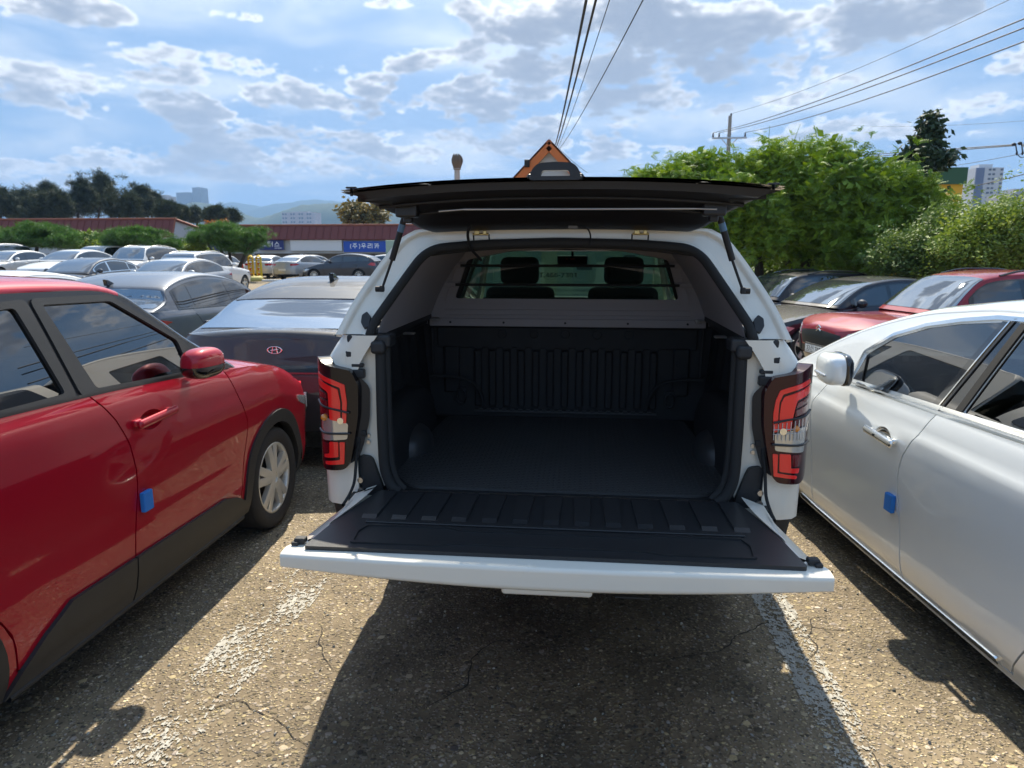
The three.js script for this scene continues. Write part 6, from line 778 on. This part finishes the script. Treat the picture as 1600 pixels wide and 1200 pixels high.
  // a hut roof with orange barge boards beyond the pickup
  { const z = -22, p = at(858, 225, z), t = thing('gable_hut', 'hut gable with orange barge boards rising behind the raised hatch', 'hut', [p.x, 0, z]), H = p.y, w = 2.3, dy = 2.35; const tri = new THREE.Shape([[-w, 0], [w, 0], [w, H - dy], [0, H - .12], [-w, H - dy]].map((q) => new THREE.Vector2(...q))); part('gable_wall', new THREE.ExtrudeGeometry(tri, { depth: 3, bevelEnabled: false }).translate(0, 0, -3.1), std(.50, .50, .50, .8), t); for (const s of [-1, 1]) { part('barge_board', new THREE.BoxGeometry(Math.hypot(w + .2, dy + .2), .26, .12).rotateZ(-s * Math.atan2(dy, w)).translate(s * (w + .2) / 2, H - (dy + .2) / 2 - .05, .02), ORANGE, t); part('roof', new THREE.BoxGeometry(Math.hypot(w + .2, dy + .2), .05, 3.4).rotateZ(-s * Math.atan2(dy, w)).translate(s * (w + .2) / 2, H - (dy + .2) / 2 + .11, -1.62), std(.42, .13, .05, .6), t); } const q = at(824, 256, z); part('flood_lamp', [box(.16, .22, .14, q.x - p.x, q.y, .1, .03), bar([q.x - p.x, q.y - .2, .05], [q.x - p.x + .25, q.y - .45, .02], .03)], M.black, t); }
  // pale fence seen through the cab
  { const t = thing('panel_fence', 'pale green panel fence seen through the pickup cab windows', 'fence', [.2, 0, -12.6]); for (let i = 0; i < 21; i++) { part('panel', box(.272, 1.82, .03, -3.6 + i * .28, .98, (i % 2) * .03, .01), i % 7 === 3 ? std(.62, .60, .34, .7) : std(.36 + .05 * (i % 3), .46 + .04 * (i % 3), .36, .7), t); } part('rail', [box(5.9, .06, .05, -.8, .35, -.05), box(5.9, .06, .05, -.8, 1.6, -.05)], M.steel, t); }
  // pole with a ragged head
  { const p = at(714, 250, -27), t = thing('wrapped_pole', 'grey pole with a flared ragged top above the raised hatch', 'pole', [p.x, 0, -27]), H = p.y + .1; part('pole', cyl(.10, .14, H, 14, 0, H / 2, 0), std(.42, .40, .37, .9), t); const r = rng(4), gs = []; for (let i = 0; i < 26; i++) { const a = i / 26 * 6.28, k = .10 + .06 * r(); gs.push(limb([[Math.cos(a) * .09, H - .45, Math.sin(a) * .09], [Math.cos(a) * (k + .05), H - .12, Math.sin(a) * (k + .05)], [Math.cos(a) * k, H + .12 * r(), Math.sin(a) * k]], .032, .022, 5)); } part('bundle', gs, std(.16, .13, .10, .95), t).userData.kind = 'stuff'; part('strap', [new THREE.TorusGeometry(.13, .02, 6, 20).rotateX(Math.PI / 2).translate(0, H - .42, 0)], std(.3, .3, .28, .8), t); }
  // utility pole
  const UZ = -46, up = at(1141, 181, UZ);
  { const t = thing('utility_pole', 'concrete utility pole with a crossarm above the vine trees', 'utility pole', [up.x, 0, UZ]), H = up.y; part('pole', cyl(.10, .19, H, 14, 0, H / 2, 0), CONC, t); const ya = at(1139, 216, UZ).y, yb = at(1139, 246, UZ).y; part('crossarm', box(2.05, .10, .10, 0, ya, .12, .01), M.steel, t); part('crossarm', box(1.5, .08, .08, .1, yb, .12, .01), M.steel, t); part('brace', [bar([-.5, ya, .12], [0, ya - .55, .1], .025), bar([.5, ya, .12], [0, ya - .55, .1], .025)], M.steel, t); for (const x of [-.98, -.62, .92]) part('insulator', [cyl(.05, .06, .12, 10, x, ya + .12, .12), cyl(.035, .045, .12, 10, x, ya + .24, .12)], std(.10, .09, .09, .4), t); part('insulator', [cyl(.05, .06, .16, 10, .05, H + .06, 0)], std(.10, .09, .09, .4), t); part('cable_box', box(.30, .45, .25, .55, yb - .1, .2, .03), M.grey, t); }
  const wire = (a, b, sag, r, label, g) => { const m = a.clone().add(b).multiplyScalar(.5); m.y -= sag; const q1 = a.clone().lerp(m, .5).add(V(0, -sag * .25, 0)), q2 = b.clone().lerp(m, .5).add(V(0, -sag * .25, 0)); solo('overhead_wire', tube([a, q1, m, q2, b], r, 40, 6), M.black, label, 'wire', g); };
  const ya = at(1139, 216, UZ).y;
  [[-.98, 31, 'upper wire of the three running from the utility pole to the upper right'], [-.62, 46, 'middle wire of the three running from the utility pole to the upper right'], [.92, 72, 'lowest wire of the three running from the utility pole to the upper right']].forEach(([dx, py, l], i) => wire(V(up.x + dx, ya + .3, UZ + .12), at(1640, py - (i < 2 ? 18 : 22), -17), .25, .016, l));
  wire(V(up.x + .05, up.y + .12, UZ), at(1640, -30, -20), .3, .009, 'thin topmost wire running from the pole top to the upper right');
  // cables overhead towards the hut
  const hub = at(868, 226, -27); [[928, 0, -9, .019, 'thick black overhead cable on the left of the pair above the hatch'], [946, 0, -9, .017, 'thick black overhead cable on the right of the pair above the hatch'], [972, 0, -9, .006, 'thin overhead wire just right of the thick cable pair'], [1036, 0, -9, .008, 'thin overhead wire furthest right of those above the hatch']].forEach(([px, py, z, r, l], i) => wire(hub.clone().add(V(i * .05, -i * .05, 0)), at(px, py - 60, z + 1), .12, r, l)); wire(hub.clone().add(V(.1, -.1, 0)), at(918, 270, -27), .05, .008, 'thin stay wire dropping right from the cable joint by the hut');
  // strain insulators on the pole off to the right
  { const z = -26, e = at(1588, 226, z), t = thing('utility_pole', 'crossarm and strain insulators cut by the right edge of the picture', 'utility pole', [e.x + 2.1, 0, z]); part('pole', cyl(.11, .19, 8, 12, 0, 4, 0), CONC, t); part('crossarm', box(1.9, .09, .09, -.95, e.y - .02, 0, .01), M.steel, t); for (const [x, dy] of [[-2.2, .0], [-2.02, .03], [-1.82, .05]]) part('insulator', [new THREE.SphereGeometry(.06, 10, 8).scale(1.3, .9, .9).translate(x, e.y + dy, .05), bar([x + .05, e.y + dy, .05], [x + .12, e.y - .25, .05], .02), new THREE.SphereGeometry(.035, 8, 6).scale(1, 2, 1).translate(x + .12, e.y - .28, .05)], M.black, t); part('jumper', tube([[-2.1, e.y - .28, .05], [-1.9, e.y - .42, .05], [-1.6, e.y - .2, .05]], .014, 16, 6), M.black, t);
    wire(V(e.x - .1, e.y, z), at(1080, 242, -60), .3, .016, 'upper of two wires running left from the strain insulators'); wire(V(e.x - .05, e.y - .03, z), at(1080, 247, -60), .3, .016, 'lower of two wires running left from the strain insulators'); wire(at(1640, 232, -24), at(1380, 268, -60), .2, .010, 'thin wire sloping down to the dark narrow tree'); wire(at(1640, 262, -24), at(1440, 300, -60), .2, .018, 'dark wire crossing in front of the tower blocks'); wire(at(1640, 186, -40), at(1330, 196, -70), .2, .010, 'faint level wire high at the right edge'); }
  // green and yellow building
  { const z = -36, a = at(1474, 262, z), b = at(1508, 262, z), t = thing('shop_building', 'yellow building with a dark green fascia behind the narrow tree', 'building', [(a.x + b.x) / 2, 0, z]), w = b.x - a.x + 1.6, x0 = -.8, yf = at(1490, 288, z).y; part('wall', box(w, yf, 5, x0, yf / 2, -2.5), std(.70, .40, .03, .7), t); part('fascia', box(w + .2, a.y - yf, 5.2, x0, (a.y + yf) / 2, -2.5), std(.03, .10, .05, .6), t); part('roof_vent', [cyl(.06, .06, .25, 8, -.1, a.y + .12, -1)], M.grey, t); }
  // tower blocks
  const tower = (label, px0, px1, py, z, depth, rgb, rows, cols, dark) => { const a = at(px0, py, z), b = at(px1, py, z), w = b.x - a.x, H = a.y, t = thing('apartment_tower', label, 'tower block', [(a.x + b.x) / 2, 0, z]); part('wall', box(w, H, depth, 0, H / 2, -depth / 2), std(...rgb, .85), t); const wins = [], cw = w / cols, rh = H / rows; for (let i = 0; i < rows; i++) for (let j = 0; j < cols; j++) { if (j % 3 === 2) continue; wins.push(box(cw * .66, rh * .44, .3, -w / 2 + (j + .5) * cw, (i + .55) * rh, .02)); } if (rows) part('window', merge(wins), std(.10, .13, .17, .3), t).userData.kind = 'stuff'; if (dark) part('stair_shaft', box(w * .3, H * 1.0, .8, -w * .36, H / 2 - .2, .1), std(.12, .16, .26, .7), t); part('parapet', box(w * .5, 2.2, depth * .5, 0, H + 1.1, -depth / 2), std(...rgb, .85), t); return t; };
  tower('pale tower block left of the pair at the right edge', 1506, 1528, 270, -430, 16, [.52, .55, .58], 18, 4); tower('taller pale tower block with a dark blue stair shaft, right of the pair', 1526, 1569, 262, -410, 18, [.50, .53, .57], 19, 7, true); tower('low grey block half hidden by shrubs at the right edge', 1578, 1640, 302, -330, 18, [.36, .37, .39], 7, 7);
  tower('slim blue hazed tower block on the hill at left, taller of two', 300, 313, 293, -2450, 50, [.40, .40, .40], 0, 3); tower('lower blue hazed tower block beside the taller one on the hill', 275, 299, 301, -2470, 50, [.40, .40, .40], 0, 3); tower('hazy tower block showing between the trees at far left', 92, 108, 304, -1100, 30, [.42, .42, .42], 0, 3); tower('hazy tower block behind the right end of the wood', 242, 260, 306, -1200, 30, [.42, .42, .42], 0, 3); tower('long pale apartment block below the wooded hill', 440, 491, 332, -1500, 40, [.46, .42, .42], 10, 12);
  // hills: ridge lines [px, py] at a distance
  const hill = (name, ridge, z, depth, rgb, rough, seed) => { const f = curve(ridge.map(([x, y]) => { const p = at(x, y, z); return [p.x, p.y]; })), x0 = at(ridge[0][0], 300, z).x, x1 = at(ridge[ridge.length - 1][0], 300, z).x, nx = 260, nz = 16, pos = [], ix = [], uv = []; for (let j = 0; j <= nz; j++) for (let i = 0; i <= nx; i++) { const x = lerp(x0, x1, i / nx), q = j / nz * 2 - 1, zz = z - q * depth; let h = f(x) * Math.pow(Math.cos(q * Math.PI / 2), .8); h += (fbm(x / rough * .22, zz / rough * .22, seed, 4) * 1.6 + fbm(x / rough, zz / rough, seed, 3)) * rough * .35 * (Math.abs(q) < .98 ? 1 : 0); pos.push(x, Math.max(-1, h), zz); uv.push(x / 30, zz / 30); } for (let j = 0; j < nz; j++) for (let i = 0; i < nx; i++) { const a = j * (nx + 1) + i; ix.push(a, a + 1, a + nx + 1, a + 1, a + nx + 2, a + nx + 1); } const g = new THREE.BufferGeometry(); g.setAttribute('position', new THREE.Float32BufferAttribute(pos, 3)); g.setAttribute('uv', new THREE.Float32BufferAttribute(uv, 2)); g.setIndex(ix); g.computeVertexNormals(); struct(name, g, std(...rgb, .95)).userData.label = name.replace(/_/g, ' '); };
  hill('wooded_hill', [[180, 352], [240, 338], [285, 322], [312, 317], [340, 322], [370, 331], [400, 340], [430, 336], [460, 325], [500, 319], [540, 318], [570, 321], [610, 328], [680, 326], [760, 330], [900, 340], [1000, 350]], -2400, 260, [.030, .055, .022], 18, 3);
  hill('far_mountain', [[150, 345], [260, 335], [360, 322], [380, 318], [420, 326], [450, 320], [500, 314], [540, 316], [600, 322], [700, 320], [850, 330], [1000, 326], [1200, 332], [1400, 325], [1560, 308], [1620, 305], [1700, 315]], -5600, 1300, [.030, .055, .022], 40, 9);
  // small yard things
  { const p = at(380, 438, -39.5), t = thing('traffic_cone', 'red orange traffic cone left of the yellow posts', 'traffic cone', [p.x, 0, -39.5]); part('cone', new THREE.LatheGeometry([[.02, 1.02], [.05, 1.0], [.17, .06], [.17, .03]].map((q) => new THREE.Vector2(...q)), 20), std(.62, .06, .02, .5), t); part('base', box(.46, .05, .46, 0, .03, 0, .015), std(.05, .05, .05, .8), t); }
  for (const [px, l] of [[393.5, 'yellow slatted plastic post beside the traffic cone'], [406, 'yellow slatted plastic post nearer the grey silver sedan']]) { const p = at(px, 438, -39.8), t = thing('yellow_post', l, 'post', [p.x, 0, -39.8]); const Y = std(.75, .52, .02, .5); for (const x of [-.13, .13]) part('upright', box(.06, 1.34, .16, x, .70, 0, .01), Y, t); for (let i = 0; i < 9; i++) part('slat', box(.30, .085, .10, 0, .12 + i * .145, .02, .01), Y, t); part('cap', new THREE.CylinderGeometry(.05, .16, .12, 4, 1).rotateY(Math.PI / 4).translate(0, 1.42, 0), Y, t); for (let i = 0; i < 3; i++) part('mark', box(.10, .12, .008, 0, .36 + i * .30, .088), std(.70, .14, .02, .5), t); part('foot', box(.5, .08, .4, 0, .04, 0, .02), Y, t); }
  for (const [px, l] of [[418, 'white wheel stop on the ground right of the yellow posts'], [434, 'white wheel stop below the grey silver sedan']]) { const p = at(px, 440, -38.4); solo('wheel_stop', box(.62, .13, .16, p.x, .065, -38.4, .03), M.whitePaint, l, 'wheel stop'); }
  { const p = at(362, 430, -38.5), t = thing('planter', 'round kerbed planting bed under the umbrella shaped pine', 'planter', [p.x, 0, -38.5]); part('kerb', new THREE.TorusGeometry(1.6, .14, 8, 40).rotateX(Math.PI / 2).scale(1, 1.2, .8).translate(0, .14, 0), std(.45, .40, .12, .7), t); part('soil', cyl(1.55, 1.55, .16, 32, 0, .10, 0).scale(1, 1, .8), std(.12, .10, .06, .95), t); }
}
renderer.render(scene, camera);
